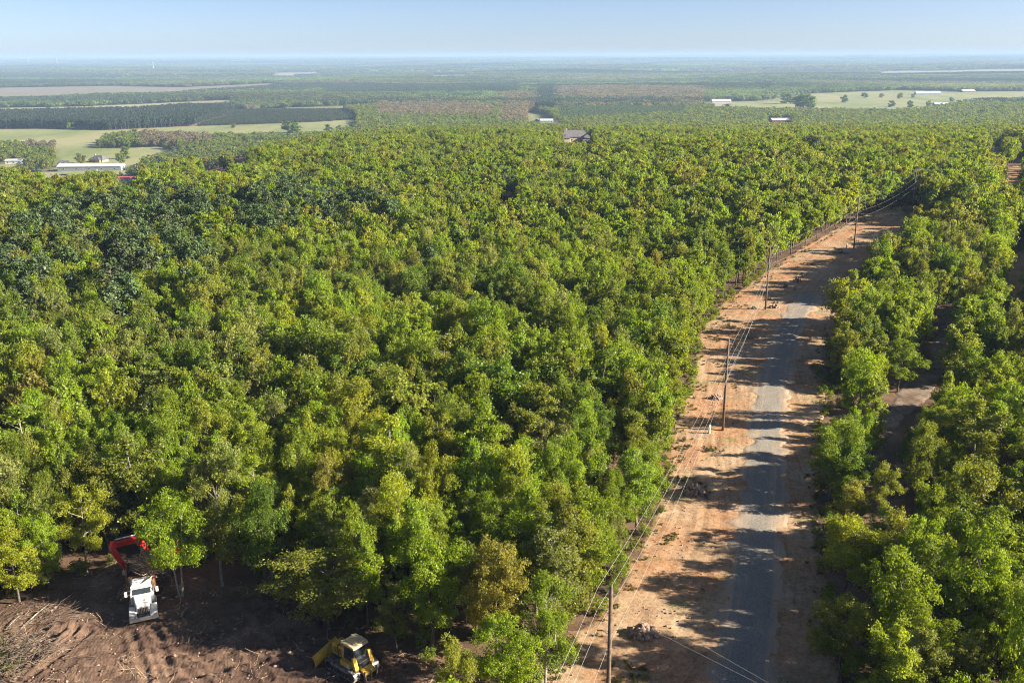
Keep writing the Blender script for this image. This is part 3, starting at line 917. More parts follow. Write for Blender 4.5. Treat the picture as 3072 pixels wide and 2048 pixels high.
# ---- hand placed foreground trees: photo pixel of the trunk foot, height, crown radius, colour, form
HAND = [
    ((545, 1800), 1495, 180, 'lime', 'twin', "twin trunked lime green oak standing alone beside the white truck"),
    ((668, 1766), 1430, 165, 'olive', 'sparse', "thin crowned olive oak with a bare lower trunk behind the cleared soil"),
    ((985, 1882), 1650, 330, 'olive', 'wide', "low wide spreading oak on a thick trunk behind the yellow bulldozer"),
    ((1300, 1958), 1600, 195, 'lime', 'round', "big bright lime oak between the bulldozer and the nearest pole"),
    ((1490, 1975), 1630, 185, 'bronze', 'round', "bronze tinged rounded oak right of the big bright lime oak"),
    ((1190, 1958), 1735, 90, 'olive', 'tall', "slim olive oak rising just right of the bulldozer"),
    ((1105, 1890), 1560, 90, 'lime', 'tall', "slim bright lime oak behind the low wide oak"),
    ((1636, 2075), 1735, 150, 'mid', 'sparse', "fresh green oak with a bare leaning trunk left of the nearest pole"),
    ((1505, 2140), 1835, 190, 'lime', 'round', "bright lime oak at the bottom edge left of the nearest pole"),
    ((60, 1812), 1590, 160, 'yellow', 'round', "yellow green oak at the left edge above the brush heap"),
    ((150, 1770), 1545, 120, 'lime', 'round', "lime green oak second from the left edge above the cleared soil"),
    ((262, 1722), 1465, 130, 'yellow', 'sparse', "yellow green oak with pale upright stems left of the red boom"),
    ((800, 1790), 1450, 150, 'deep', 'round', "deep green oak between the olive bare trunked oak and the low wide oak"),
    ((330, 1660), 1400, 120, 'olive', 'tall', "slim olive oak just behind the red boom"),
    ((2530, 1800), 1560, 190, 'yellow', 'round', "yellow green oak leaning out at the right edge of the gravel road"),
    ((2515, 2040), 1800, 180, 'olive', 'round', "olive oak at the right roadside near the bottom edge"),
    ((2490, 1500), 1265, 150, 'mid', 'round', "fresh green oak at the right roadside opposite the largest rock heap"),
    ((2692, 1176), 1030, 120, 'mid', 'round', "oak with a bare dark trunk standing at the gravel drive"),
]
hand_xy = [at(*h[0]) for h in HAND]
def top_to_h(xy, ytop):
    lo, hi = 1.0, 30.0
    for _ in range(40):
        m = 0.5 * (lo + hi)
        if float(proj(np.array([xy[0]]), np.array([xy[1]]), np.array([gz(*xy) + m]))[1][0]) > ytop: lo = m
        else: hi = m
    return hi
def px_to_m(xy, w):
    return w / FPX * float(proj(np.array([xy[0]]), np.array([xy[1]]), np.array([gz(*xy) + 5.0]))[2][0])
HAND = [(h[0], top_to_h(q, h[1]) / 0.97, px_to_m(q, h[2]) / 2.25, h[3], h[4], h[5]) for h, q in zip(HAND, hand_xy)]
hx = np.array([p[0] for p in hand_xy]); hy = np.array([p[1] for p in hand_xy])

POLE_XY = [(6.9, 57.6), at(2168, 1293), at(2296, 930), at(2561, 747), at(2734, 640), (157.5, 299.0), at(2979, 437)]
TX, TY, TH = at(436, 1884) + (RAD(-68),)
EX, EY = -34.3, 82.2
DX, DY = at(1056, 2012)

# ---- the woods near the camera (out to 190 m), on a jittered grid
x, y = jitter_grid(-175, 225, 38, 260, 2.8, RNG)
hgt = np.clip(RNG.normal(9.7, 1.9, len(x)), 5.2, 13.5)
rad = hgt * RNG.uniform(0.125, 0.20, len(x)) * np.where(RNG.uniform(0, 1, len(x)) < 0.14, 1.35, 1.0)
keep = ~near_open(x, y, OPEN_NEAR, 0.9)
px, py, dd = proj(x, y, ground_z(x, y) + 5)
keep &= (x < y * 0.56 + 48) & (x > -(y * 0.56 + 22))
keep &= ~in_window(x, y, hgt, rad)
for (qx, qy) in POLE_XY: keep &= np.hypot(x - qx, y - qy) > 2.6
d2 = np.hypot(x[:, None] - hx[None], y[:, None] - hy[None]).min(1)
keep &= d2 > 2.4
# keep the sight line to the machines, and the lone trees, open
keep &= ~((np.hypot(x - EX + 1.7, y - EY + 1.5) < 4.9) | (np.hypot(x - TX + 1.5, y - TY - 4) < 5.0))
keep &= ~((np.abs(x - DX) < 6.0) & (y > DY - 7) & (y < DY + 3.0))
keep &= ~((x > EX + 2.5) & (x < EX + 13) & (y > EY - 8) & (y < EY + 0.5))
# breaks in the roadside trees on the right, where low sun crosses the road
for (b0, b1, reach) in [(at(2450, q0)[1], at(2450, q1)[1], rc) for q0, q1, rc in ((1236, 1172, 46), (1612, 1570, 28), (1338, 1300, 24), (965, 925, 28))]:
    keep &= ~((y > b0) & (y < b1) & (x > np.interp(y, [p[1] for p in CORR_R], [p[0] for p in CORR_R]) - 2) & (x < np.interp(y, [p[1] for p in CORR_R], [p[0] for p in CORR_R]) + reach))
# looser trees along the right of the road and between the bulldozer and the nearest pole
redge = x - np.interp(y, [p[1] for p in CORR_R], [p[0] for p in CORR_R])
keep &= ~((redge > -2) & (redge < 40) & (y < 180) & (RNG.uniform(0, 1, len(x)) < np.where(redge < 22, 0.50, 0.34)))
keep &= ~((x > DX) & (x < 5.5) & (y < 73) & ((RNG.uniform(0, 1, len(x)) < 0.6) | ((y > DY - 5) & (y < DY + 2))))
# here and there a gap in the canopy
keep &= ~((wav(x, y, 201, 24) > 1.25) & (y > 80))
x, y, hgt, rad = x[keep], y[keep], hgt[keep], rad[keep]
# lower trees along the right roadside, where the sun reaches the road
dr = np.min(np.hypot(x[:, None] - np.array(CORR_R)[None, :, 0], y[:, None] - np.array(CORR_R)[None, :, 1]), 1)
low = (x > np.interp(y, [p[1] for p in CORR_R], [p[0] for p in CORR_R]) - 1) & (dr < 9)
hgt = np.where(low, hgt * 0.92, hgt)
shd = (x > EX) & (x < EX + 24) & (y > EY - 8) & (y < EY + 2)
hgt = np.where(shd, hgt * 0.72, hgt)
pk, tint = pick_tints(x, y, RNG)
styles = ['round', 'round', 'tall', 'round', 'sparse', 'wide', 'round', 'tall', 'round', 'sparse']
NV = len(styles)
var = RNG.randint(0, NV, len(x))
rot = RNG.uniform(0, 6.28, len(x))

# the 300 nearest in frame are things of their own
pz = proj(x, y, ground_z(x, y) + 0.75 * hgt)
ptop = proj(x, y, ground_z(x, y) + hgt)
rpx = rad * FPX / pz[2]
inframe = (pz[0] > -rpx * 0.5) & (pz[0] < 3072 + rpx * 0.5) & (ptop[1] < 2010) & (pz[2] > 5)
ispine_near = near_open(x, y, PINE_W) & (RNG.uniform(0, 1, len(x)) < 0.07 + 0.13 * (wav(x, y, 207, 40) > 0.2)) & (y > 150)
order = np.argsort(np.where(inframe & ~ispine_near, pz[2] - 0.9 * rad, 1e9))
N_IND = 300 - len(HAND)
ind = order[:N_IND]
rest = np.ones(len(x), bool); rest[ind] = False

CROWN_NEAR = [crown_mesh("crown", 1000 + i, s, 16000, 0.175) for i, s in enumerate(styles)]
TRUNK_NEAR = [trunk_mesh("trunk", 1000 + i, s, M_PALEBARK if s in ('sparse', 'tall') else M_BARK) for i, s in enumerate(styles)]
STYLE_R = [skeleton(1000 + i, s)[2] for i, s in enumerate(styles)]
TREES = []     # (object, x, y, height, colour key, form)
proto_tree = {}
def tree_copy(vi, X, Y, H, R, rz, tnt, crown_me, trunk_me, r0):
    t = empty("oak_tree", (X, Y, gz(X, Y)), rz)
    t.scale = (R / r0, R / r0, H / 10.0)
    tk = mesh_obj("trunk", trunk_me, t)
    cr = mesh_obj("crown", crown_me, t)
    cr["tint"] = [float(v) for v in tnt]
    return t
for i in ind:
    t = tree_copy(var[i], float(x[i]), float(y[i]), float(hgt[i]), float(rad[i]), float(rot[i]), tint[i], CROWN_NEAR[var[i]], TRUNK_NEAR[var[i]], STYLE_R[var[i]])
    TREES.append((t, float(x[i]), float(y[i]), float(hgt[i]), PKEYS[pk[i]], styles[var[i]], None))
for k, ((ppx, H, R, pal, st, lab), (hx_, hy_)) in enumerate(zip(HAND, hand_xy)):
    big = st in ('wide', 'round', 'twin')
    cm = crown_mesh("crown", 3000 + k, st, 26000 if big else 17000, 0.15)
    tm = trunk_mesh("trunk", 3000 + k, st, M_PALEBARK if st in ('twin', 'sparse') else M_BARK)
    t = tree_copy(0, hx_, hy_, H, R, 0.0, np.array(PAL[pal][0]) * RNG.uniform(0.95, 1.12), cm, tm, skeleton(3000 + k, st)[2])
    TREES.append((t, hx_, hy_, H, pal, st, lab))

# ---- pines standing among the oaks, each a thing of its own
PC = [pine_mesh("pine", 500 + i, 1500, 0.42) for i in range(5)]
def pine_parts(i):
    tubes, V, LV = pine_arrays(500 + i, 1700, 0.44)
    cm = np_mesh("crown", V, np.arange(len(V)).reshape(-1, 4), M_NEEDLE, fattr={'lv': LV})
    Vw, Fw = wood_arrays(tubes, 5)
    return cm, np_mesh("trunk", Vw, Fw, M_BARK, smooth=True)
PP = [pine_parts(i) for i in range(5)]
PINES = []
PINE_TINT = np.array((0.085, 0.125, 0.046))
def add_pine(X, Y, H, R, lab=None):
    k = RNG.randint(0, 5)
    t = empty("pine_tree", (X, Y, gz(X, Y)), RNG.uniform(0, 6.28))
    t.scale = (R / 2.25, R / 2.25, H / 10.0)
    mesh_obj("trunk", PP[k][1], t)
    c = mesh_obj("crown", PP[k][0], t)
    c["tint"] = [float(v) for v in PINE_TINT * RNG.uniform(0.8, 1.25) * RNG.uniform(0.92, 1.08, 3)]
    PINES.append((t, X, Y, H, lab))

# mid woods from 190 m outwards: the first grid's leftovers and a second, coarser grid
x2, y2 = jitter_grid(-560, 600, 256, 900, 3.75, RNG)
h2 = np.clip(RNG.normal(10.6, 1.6, len(x2)), 6.5, 14.0); r2 = h2 * RNG.uniform(0.14, 0.225, len(x2)) * np.where(RNG.uniform(0, 1, len(x2)) < 0.12, 1.35, 1.0)
k2 = (np.abs(x2) < y2 * 0.565 + 30) & ~near_open(x2, y2, OPEN_NEAR, 1.0) & ~near_open(x2, y2, FIELDS) & ~in_window(x2, y2, h2, r2)
for (qx, qy) in POLE_XY: k2 &= np.hypot(x2 - qx, y2 - qy) > 2.6
k2 &= ~((wav(x2, y2, 201, 24) > 1.35))
k2 &= ~on_house(x2, y2)
# thin the trees of the valley floor on the left, between the houses
valley = (x2 < -0.19 * y2) & (y2 > 660)
k2 &= ~(valley & (wav(x2, y2, 205, 45) + RNG.normal(0, .4, len(x2)) < -0.1))
x2, y2, h2, r2 = x2[k2], y2[k2], h2[k2], r2[k2]
mx = np.r_[x[rest & ~ispine_near], x2]; my = np.r_[y[rest & ~ispine_near], y2]; mh = np.r_[hgt[rest & ~ispine_near], h2]; mr = np.r_[rad[rest & ~ispine_near], r2]
isp = near_open(mx, my, PINE_W) & (RNG.uniform(0, 1, len(mx)) < np.where(my > at(300, 745)[1], 0.22, 0.085) * (0.45 + 1.0 * (wav(mx, my, 207, 40) > -.1))) & (my > 160)
pxs = np.r_[x[rest & ispine_near], mx[isp]]; pys = np.r_[y[rest & ispine_near], my[isp]]
po = np.argsort(pys)[:285]
for i in po: add_pine(float(pxs[i]), float(pys[i]), float(RNG.uniform(11.5, 15.0)), float(RNG.uniform(2.4, 3.4)))
for (ppx, ppy, H, R, lab) in [(2430, 520, 15.5, 5.6, "tall dark pine rising alone above the oaks at the upper right"), (1370, 710, 13.0, 3.4, "dark pine standing alone near the middle of the forest"),
                              (2215, 690, 13.0, 4.2, "dark broad pine left of the fourth pole"), (1290, 905, 12.0, 2.6, "dark pine above the centre of the forest"), (1520, 618, 13, 3.4, "dark pine at the red dirt swath")]:
    X_, Y_ = at(ppx, ppy); add_pine(X_, Y_, H, R, lab)
mx, my, mh, mr = mx[~isp], my[~isp], mh[~isp], mr[~isp]
mk, mt = pick_tints(mx, my, RNG)
# leaf colour blends to a greyer green with distance, towards the valley
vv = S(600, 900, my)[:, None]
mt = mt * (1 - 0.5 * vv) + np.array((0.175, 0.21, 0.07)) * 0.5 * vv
near_m = my < 205
LOD1 = [whole_mesh("oak", 1000 + i, s, 7500, 0.25, 5) for i, s in enumerate(styles)]
LOD2 = [whole_mesh("oak", 1000 + i, s, 3000, 0.42, 4, cut=8) for i, s in enumerate(styles)]
mv = RNG.randint(0, NV, len(mx)); SR = np.array(STYLE_R)
variant = np.where(near_m, mv, mv + NV)
scl = np.stack([mr / SR[mv], mr / SR[mv], mh / 10.0], 1)
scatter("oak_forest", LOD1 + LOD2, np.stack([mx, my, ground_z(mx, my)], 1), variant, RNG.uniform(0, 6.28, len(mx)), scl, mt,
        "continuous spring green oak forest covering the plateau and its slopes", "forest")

# young growth and brush on the forest floor and along the edges of the openings
ux, uy = jitter_grid(-110, 140, 48, 210, 1.9, RNG, 0.5)
ed = np.zeros(len(ux), bool)
for P_ in (CORR_POLY, CLEAR):
    ed |= near_open(ux, uy, [P_], 3.4) & ~(near_open(ux + 0.5, uy, [P_]) & near_open(ux - 0.5, uy, [P_]))
uk = ed & (RNG.uniform(0, 1, len(ux)) < 0.62) & (np.abs(ux) < uy * 0.57 + 10)
uk &= ~(np.hypot(ux - DX, uy - DY) < 5) & ~(np.hypot(ux - TX + 2, uy - TY - 3) < 8) & ~((ux < 0) & (uy < 66))
ux, uy = ux[uk], uy[uk]
BUSH = [whole_mesh("bush", 1100 + i, 'wide', 900, 0.62, 4) for i in range(3)]
us = RNG.uniform(0.10, 0.24, len(ux))
uk_, ut = pick_tints(ux, uy, RNG)
scatter("undergrowth", BUSH, np.stack([ux, uy, ground_z(ux, uy) - 0.35], 1), RNG.randint(0, 3, len(ux)), RNG.uniform(0, 6.28, len(ux)), np.stack([us * 1.25, us * 1.25, us], 1), ut * 0.9,
        "low saplings and brush along the edges of the road strip and the clearing", "undergrowth")

# ---- the woods of the valley, one tree at a time to 1500 m
x3, y3 = jitter_grid(-1250, 1250, 895, 2100, 6.0, RNG)
h3 = np.clip(RNG.normal(11, 1.8, len(x3)), 6.5, 15); r3 = h3 * RNG.uniform(0.21, 0.33, len(x3))
k3 = (np.abs(x3) < y3 * 0.56 + 30) & ~near_open(x3, y3, FIELDS) & ~in_window(x3, y3, h3, r3)
k3 &= ~on_house(x3, y3)
valley = (x3 < -0.22 * y3) & (y3 < 1250)
k3 &= ~(valley & (wav(x3, y3, 205, 45) + RNG.normal(0, .4, len(x3)) < -0.25))
x3, y3, h3, r3 = x3[k3], y3[k3], h3[k3], r3[k3]
p3 = proj(x3, y3, ground_z(x3, y3))
def px_poly(px, py, P): return in_poly(px, py, P)
DARK_PX = [[(-200, 340), (420, 338), (700, 318), (740, 345), (740, 372), (560, 386), (330, 398), (-200, 392)]]                 # the dark pine wall
PLANT_PX = [[(610, 304), (800, 302), (1000, 318), (1075, 352), (1070, 362), (960, 368), (760, 380), (560, 388), (680, 352), (660, 318)]]   # even dark plantation
YOUNG_PX = [[(1660, 318), (2045, 310), (2060, 350), (1680, 372)]]                     # light green young pines
GREY_PX = [[(1130, 315), (1383, 318), (1480, 330), (1480, 362), (1130, 358)], [(1640, 262), (2120, 268), (2110, 322), (1900, 318), (1660, 300)], [(1500, 285), (1625, 290), (1600, 380), (1500, 380)], [(80, 420), (180, 425), (190, 465), (70, 460)], [(420, 400), (640, 410), (640, 450), (430, 445)]]
ROW_PX = [[(1608, 262), (1665, 258), (1680, 338), (1608, 338)], [(968, 266), (1560, 256), (1560, 284), (968, 288)], [(0, 305), (350, 300), (350, 314), (0, 318)]]
dark = sum(px_poly(p3[0], p3[1], P) for P in DARK_PX + ROW_PX) > 0
plant = sum(px_poly(p3[0], p3[1], P) for P in PLANT_PX) > 0
young = sum(px_poly(p3[0], p3[1], P) for P in YOUNG_PX) > 0
grey = sum(px_poly(p3[0], p3[1], P) for P in GREY_PX) > 0
evergreen = dark | plant | young
ov = ~evergreen
LOD3 = [whole_mesh("oak", 1000 + i, s, 420, 1.05, 3, cut=1) for i, s in enumerate(styles[:6])]
k_, t3 = pick_tints(x3, y3, RNG)
t3 = (t3 * 0.85 + np.array((0.17, 0.205, 0.07)) * 0.15) * 0.88
t3[grey] = np.array((0.25, 0.215, 0.145)) * RNG.uniform(0.85, 1.15, (grey.sum(), 1))
v3 = RNG.randint(0, 6, len(x3))
sc3 = np.stack([r3 / 2.5, r3 / 2.5, h3 / 10], 1)
P3 = np.stack([x3, y3, ground_z(x3, y3)], 1); R3 = RNG.uniform(0, 6.28, len(x3))
scatter("valley_woods", LOD3, P3[ov], v3[ov], R3[ov], sc3[ov], t3[ov], "mixed grey green woods on the valley floor beyond the plateau", "woods")
YP = [pine_mesh("pine", 600 + i, 330, 0.95, 'young' if i > 2 else 'old') for i in range(6)]
te = np.where(young[:, None], np.array((0.15, 0.21, 0.08)), np.where(plant[:, None], np.array((0.095, 0.12, 0.065)), np.array((0.055, 0.080, 0.050)))) * RNG.uniform(0.8, 1.2, (len(x3), 1))
ve = np.where(young | plant, 3 + RNG.randint(0, 3, len(x3)), RNG.randint(0, 3, len(x3)))
he = np.where(plant, 5.0, np.where(young, 9.5, 16.0)) * RNG.uniform(0.9, 1.12, len(x3)); re = np.where(plant, 3.0, np.where(young, 2.6, 3.4))
sce = np.stack([re / 2.0, re / 2.0, he / 10], 1)
scatter("pine_plantation", YP, P3[evergreen], ve[evergreen], R3[evergreen], sce[evergreen], te[evergreen], "dark pine wall and planted pine stands in the valley", "pine woods")

# ---- far woods, in pieces of woodland to the horizon
def far(x0, x1, y0, y1, s, scale, rng):
    x, y = jitter_grid(x0, x1, y0, y1, s, rng, 0.3)
    k = (np.abs(x) < y * 0.56 + s) & ~near_open(x, y, FIELDS, s * 0.35) & (wav(x * 0.4, y, 311, 1300) + 0.5 * wav(x, y, 312, 420) < 1.15)
    x, y = x[k], y[k]
    return x, y, np.full(len(x), scale)
F = [far(-2500, 2500, 2095, 4200, 21, 1.0, RNG), far(-4100, 4100, 4200, 7000, 32, 1.5, RNG), far(-7600, 7600, 7000, 13000, 66, 3.0, RNG), far(-17500, 17500, 13000, 29000, 190, 9.0, RNG)]
fx = np.concatenate([f[0] for f in F]); fy = np.concatenate([f[1] for f in F]); fs = np.concatenate([f[2] for f in F])
pf = proj(fx, fy, ground_z(fx, fy))
PATCH = [patch_mesh("woodland", 40 + i, 24, 22, 'leaf') for i in range(5)] + [patch_mesh("woodland", 50 + i, 24, 24, 'pine') for i in range(3)]
fdark = (sum(px_poly(pf[0], pf[1], P) for P in ROW_PX + DARK_PX) > 0) | (wav(fx * 0.28, fy, 301, 1000) + RNG.normal(0, .25, len(fx)) > 0.62) | (RNG.uniform(0, 1, len(fx)) < 0.10)
fgrey = (sum(px_poly(pf[0], pf[1], P) for P in GREY_PX) > 0) | (wav(fx * 0.35, fy, 303, 700) + RNG.normal(0, .25, len(fx)) > 0.95)
ft = np.array((0.15, 0.20, 0.066)) * (1 + 0.34 * wav(fx * .4, fy, 305, 600)[:, None]) * RNG.uniform(0.6, 1.4, (len(fx), 1)) * np.stack([1 + 0.15 * wav(fx * .4, fy, 306, 500), np.ones(len(fx)), np.ones(len(fx))], 1)
ft[fgrey] = np.array((0.23, 0.20, 0.14)) * RNG.uniform(0.85, 1.15, (fgrey.sum(), 1))
ft[fdark] = np.array((0.075, 0.108, 0.060)) * RNG.uniform(0.8, 1.2, (fdark.sum(), 1))
fv = np.where(fdark, 5 + RNG.randint(0, 3, len(fx)), RNG.randint(0, 5, len(fx)))
zs = np.where(fs > 2, 1.5 + fs * 0.1, 1.0)
scatter("distant_woods", PATCH, np.stack([fx, fy, ground_z(fx, fy) - 1.0], 1), fv, RNG.uniform(0, 6.28, len(fx)), np.stack([fs * 1.15, fs * 1.15, zs], 1), ft,
        "hazy blue green woodland stretching over low ridges to the horizon", "woods")
print("TREES", len(TREES), "PINES", len(PINES), "mid", len(mx), "valley", len(x3), "far", len(fx), "under", len(ux))
# ------------------------------------------------------------------ materials of made things
M_POLE = simple_mat("weathered_pole", (0.20, 0.135, 0.095), (0.11, 0.075, 0.055), 4.0, 0.85, 0, 0.2)
M_GALV = simple_mat("galvanised_steel", (0.55, 0.55, 0.54), (0.42, 0.42, 0.42), 6.0, 0.45, 0.6)
M_WIRE = simple_mat("bare_aluminium", (0.46, 0.45, 0.43), (0.38, 0.37, 0.36), 2.0, 0.6, 0.0)
M_INSUL = simple_mat("dark_polymer", (0.05, 0.05, 0.055), (0.03, 0.03, 0.033), 8.0, 0.5)
M_BEIGE = simple_mat("beige_plastic", (0.66, 0.56, 0.44), (0.56, 0.47, 0.36), 5.0, 0.6)
M_WHITEP = simple_mat("white_paint", (0.66, 0.67, 0.66), (0.48, 0.47, 0.44), 1.6, 0.35, 0, 0.5)
M_CHROME = simple_mat("dull_chrome", (0.62, 0.62, 0.62), (0.45, 0.45, 0.45), 5.0, 0.3, 0.85)
M_GLASSD = simple_mat("dark_glass", (0.03, 0.04, 0.045), (0.02, 0.025, 0.03), 2.0, 0.08, 0, 0.6)
M_BLACK = simple_mat("black_steel", (0.035, 0.035, 0.037), (0.02, 0.02, 0.022), 5.0, 0.55)
M_RUBBER = simple_mat("tyre_rubber", (0.035, 0.033, 0.032), (0.06, 0.048, 0.04), 5.0, 0.9)
M_RUST = simple_mat("rusty_steel", (0.42, 0.17, 0.07), (0.20, 0.085, 0.045), 3.0, 0.8, 0, 0.25)
M_YELLOW = simple_mat("machine_yellow", (0.75, 0.46, 0.045), (0.55, 0.31, 0.04), 2.2, 0.45, 0, 0.45)
M_ROOFTAN = simple_mat("dusty_yellow_roof", (0.62, 0.50, 0.22), (0.50, 0.38, 0.24), 1.6, 0.6, 0, 0.3)
M_RED = simple_mat("machine_red", (0.78, 0.04, 0.03), (0.55, 0.03, 0.025), 2.5, 0.42, 0, 0.45)
M_TRACK = simple_mat("worn_track_steel", (0.36, 0.34, 0.31), (0.10, 0.085, 0.075), 4.0, 0.5, 0.5)
M_LAMP = simple_mat("lamp_glass", (0.75, 0.75, 0.72), (0.6, 0.6, 0.58), 8.0, 0.15, 0, 0.6)
M_DECAL = simple_mat("blue_white_panel", (0.62, 0.68, 0.78), (0.05, 0.16, 0.42), 3.0, 0.4)
M_STICK = simple_mat("cut_wood", (0.56, 0.41, 0.26), (0.26, 0.18, 0.12), 2.0, 0.9, 0, 0.15)
M_STICKD = simple_mat("grey_brush_wood", (0.26, 0.20, 0.15), (0.10, 0.075, 0.06), 2.0, 0.9, 0, 0.15)
M_ROCK = simple_mat("field_stone", (0.42, 0.30, 0.23), (0.22, 0.15, 0.12), 2.5, 0.95, 0, 0.15)

# ------------------------------------------------------------------ utility poles and lines
POLE_H = 13.0
def pole_at(i): return POLE_XY[i]
ATT = {}
def make_pole(i, label, side, n_ins, offs):
    X, Y = POLE_XY[i]
    t = empty("utility_pole", (X, Y, gz(X, Y)), 0.0, label, "utility pole", "wooden poles of the line along the road")
    MB().tube([(0, 0, -0.8), (0, 0, 4), (0, 0, POLE_H)], [0.185, 0.165, 0.125], 14).build("shaft", M_POLE, t, smooth=True)
    hs = [12.75, 11.0, 9.35]
    ATT[i] = []
    for k in range(n_ins):
        dx = side * offs
        MB().tube([(side * 0.11, 0, hs[k] - 0.25), (side * 0.55, 0, hs[k] + 0.05)], 0.028, 6).tube([(side * 0.1, 0, hs[k]), (side * 0.55, 0, hs[k] + 0.05)], 0.024, 6).build("bracket", M_GALV, t)
        m = MB().tube([(side * 0.5, 0, hs[k] + 0.05), (dx, 0, hs[k] + 0.08)], 0.028, 8)
        for q in range(6):
            xx = side * 0.56 + (dx - side * 0.56) * (q + 0.3) / 6
            m.cyl((xx, 0, hs[k] + 0.05 + 0.03 * q / 6), 0.062, 0.035, 'x', 10)
        m.build("insulator", M_INSUL, t)
        ATT[i].append((X + dx, Y, gz(X, Y) + hs[k] + 0.12))
    MB().tube([(side * 0.13, 0.06, 7.7), (side * 0.13, 0.06, 12.9)], 0.018, 5).build("ground_wire", M_GALV, t)
    MB().box((side * 0.17, 0, 7.6), (0.14, 0.10, 0.18)).cyl((side * 0.22, 0, 7.62), 0.05, 0.12, 'z', 10).build("neutral_clamp", M_GALV, t)
    ATT[i].append((X + side * 0.22, Y, gz(X, Y) + 7.7))
    return t
P1 = make_pole(0, "nearest wooden utility pole, with three insulators, cut off by the bottom edge", -1, 3, 0.95)
P2 = make_pole(1, "second nearest wooden utility pole, on open sand beside the gravel road and a beige pedestal", 1, 3, 0.75)
P3 = make_pole(2, "third utility pole away, against the trees where the road begins to bend", 1, 3, 0.75)
P4 = make_pole(3, "fourth utility pole away, standing right of a low beige pedestal on the dirt strip", 1, 3, 0.75)
P5 = make_pole(4, "fifth utility pole away, where the dirt strip ends and the wires turn right", 1, 3, 0.75)
P6 = make_pole(5, "utility pole rising from the trees in front of the sandy clearing at the right edge", 1, 3, 0.75)
P7 = make_pole(6, "farthest utility pole, left of the distant sandy road bend at upper right", 1, 3, 0.75)
def wire(name, pts, label, r, mat, sag=1.0, cat="power line", group=None):
    m = MB()
    for a, b in zip(pts[:-1], pts[1:]):
        a, b = Vector(a), Vector(b); L = (b - a).length
        seg = []
        for q in range(15):
            s = q / 14; p = a.lerp(b, s); p.z -= 4 * sag * s * (1 - s) * (L / 50) ** 2
            seg.append(p)
        m.tube(seg, r, 5)
    return tag(m.build(name, mat), label, cat, group)
prev = (-15.0, -2.0)        # the pole behind the camera, out of the picture
before = [(prev[0] - 0.9, prev[1], h) for h in (12.8, 11.1, 9.4)] + [(prev[0] - 0.2, prev[1], 7.7)]
for k, lab in enumerate(["topmost bare wire of the line, held by the top insulators of all the poles", "second bare wire from the top, on the middle insulators of the poles",
                         "third bare wire from the top, on the lowest insulators of the poles", "lowest wire of the line, clamped straight to the poles below the insulators"]):
    pts = [before[k]] + [ATT[i][k] for i in range(7)]
    wire("power_line", pts, lab, 0.0085, M_WIRE, 0.9, group="four wires strung along the poles")
e1 = at(2560, 2190, 7.5) + (7.5,); e2 = at(2540, 2180, 7.5) + (7.5,)
wire("service_wire", [(6.95, 57.6, 12.5), e1], "upper of two thin wires crossing the road from the nearest pole", 0.0058, M_WIRE, 0.6, "wire", "two wires crossing the road at the bottom")
wire("service_wire", [(6.95, 57.6, 11.2), e2], "lower of two thin wires crossing the road from the nearest pole", 0.0058, M_WIRE, 0.6, "wire", "two wires crossing the road at the bottom")

def pedestal(px, py, lab):
    X, Y = at(px, py)
    t = empty("utility_pedestal", (X, Y, gz(X, Y)), 0.3, lab, "pedestal", "beige pedestals along the dirt strip")
    MB().box((0, 0, 0.55), (0.26, 0.22, 1.3)).build("housing", M_BEIGE, t, 0.02)
    MB().frustum((0, 0, 1.2), (0.30, 0.26), (0, 0, 1.42), (0.22, 0.18)).build("cap", M_BEIGE, t, 0.015)
    MB().box((0, -0.118, 0.7), (0.18, 0.012, 0.7)).build("door", M_BEIGE, t, 0.004)
pedestal(2128, 1303, "short beige pedestal left of the second nearest utility pole")
pedestal(2539, 748, "short beige pedestal left of the fourth utility pole")

# tall thin bare mast in the trees on the left
X, Y = at(486, 604)
mt_ = empty("light_pole", (X, Y, gz(X, Y)), 0, "thin pale pole rising from the oaks below the red roofed building", "pole")
MB().tube([(0, 0, 0), (0, 0, 15)], [0.16, 0.11], 8).build("shaft", M_PALEBARK, mt_)
MB().box((0, 0, 14.6), (1.8, 0.1, 0.12)).build("crossarm", M_GALV, mt_)

# ------------------------------------------------------------------ rock heaps
def rock_pile(px, py, w, d, h, n, seed, lab):
    rng = np.random.RandomState(seed)
    X, Y = at(px, py)
    m = MB()
    for i in range(n):
        a = rng.uniform(0, 6.28); rr = math.sqrt(rng.uniform(0, 1))
        x = math.cos(a) * rr * w / 2; y = math.sin(a) * rr * d / 2
        z = h * max(0, 1 - rr ** 1.6) * rng.uniform(0.3, 1.0)
        s = rng.uniform(0.12, 0.34) * (1.2 - 0.4 * rr)
        bm = bmesh.new(); bmesh.ops.create_icosphere(bm, subdivisions=1, radius=s)
        sc = Vector((rng.uniform(.7, 1.4), rng.uniform(.7, 1.3), rng.uniform(.45, .9)))
        R = Euler(rng.uniform(0, 3, 3)).to_matrix()
        vs = [R @ Vector((v.co.x * sc.x, v.co.y * sc.y, v.co.z * sc.z)) * rng.uniform(.82, 1.16) + Vector((x, y, z + s * 0.25)) for v in bm.verts]
        fs = [[v.index for v in f.verts] for f in bm.faces]
        bm.free()
        m.add(vs, fs)
    o = m.build("rock_pile", M_ROCK, loc=(X, Y, gz(X, Y) + 0.12))
    return tag(o, lab, "rock heap", "heaps of field stones on the dirt strip")
rock_pile(1932, 1906, 2.6, 2.2, 0.9, 120, 1, "nearest heap of field stones, on open dirt right of the nearest pole")
rock_pile(2078, 1480, 2.9, 2.0, 0.9, 110, 2, "wide heap of field stones left of the gravel road, below the grass patch")
rock_pile(2146, 1198, 1.9, 1.3, 0.6, 50, 3, "small heap of stones on the sand just left of the second utility pole")
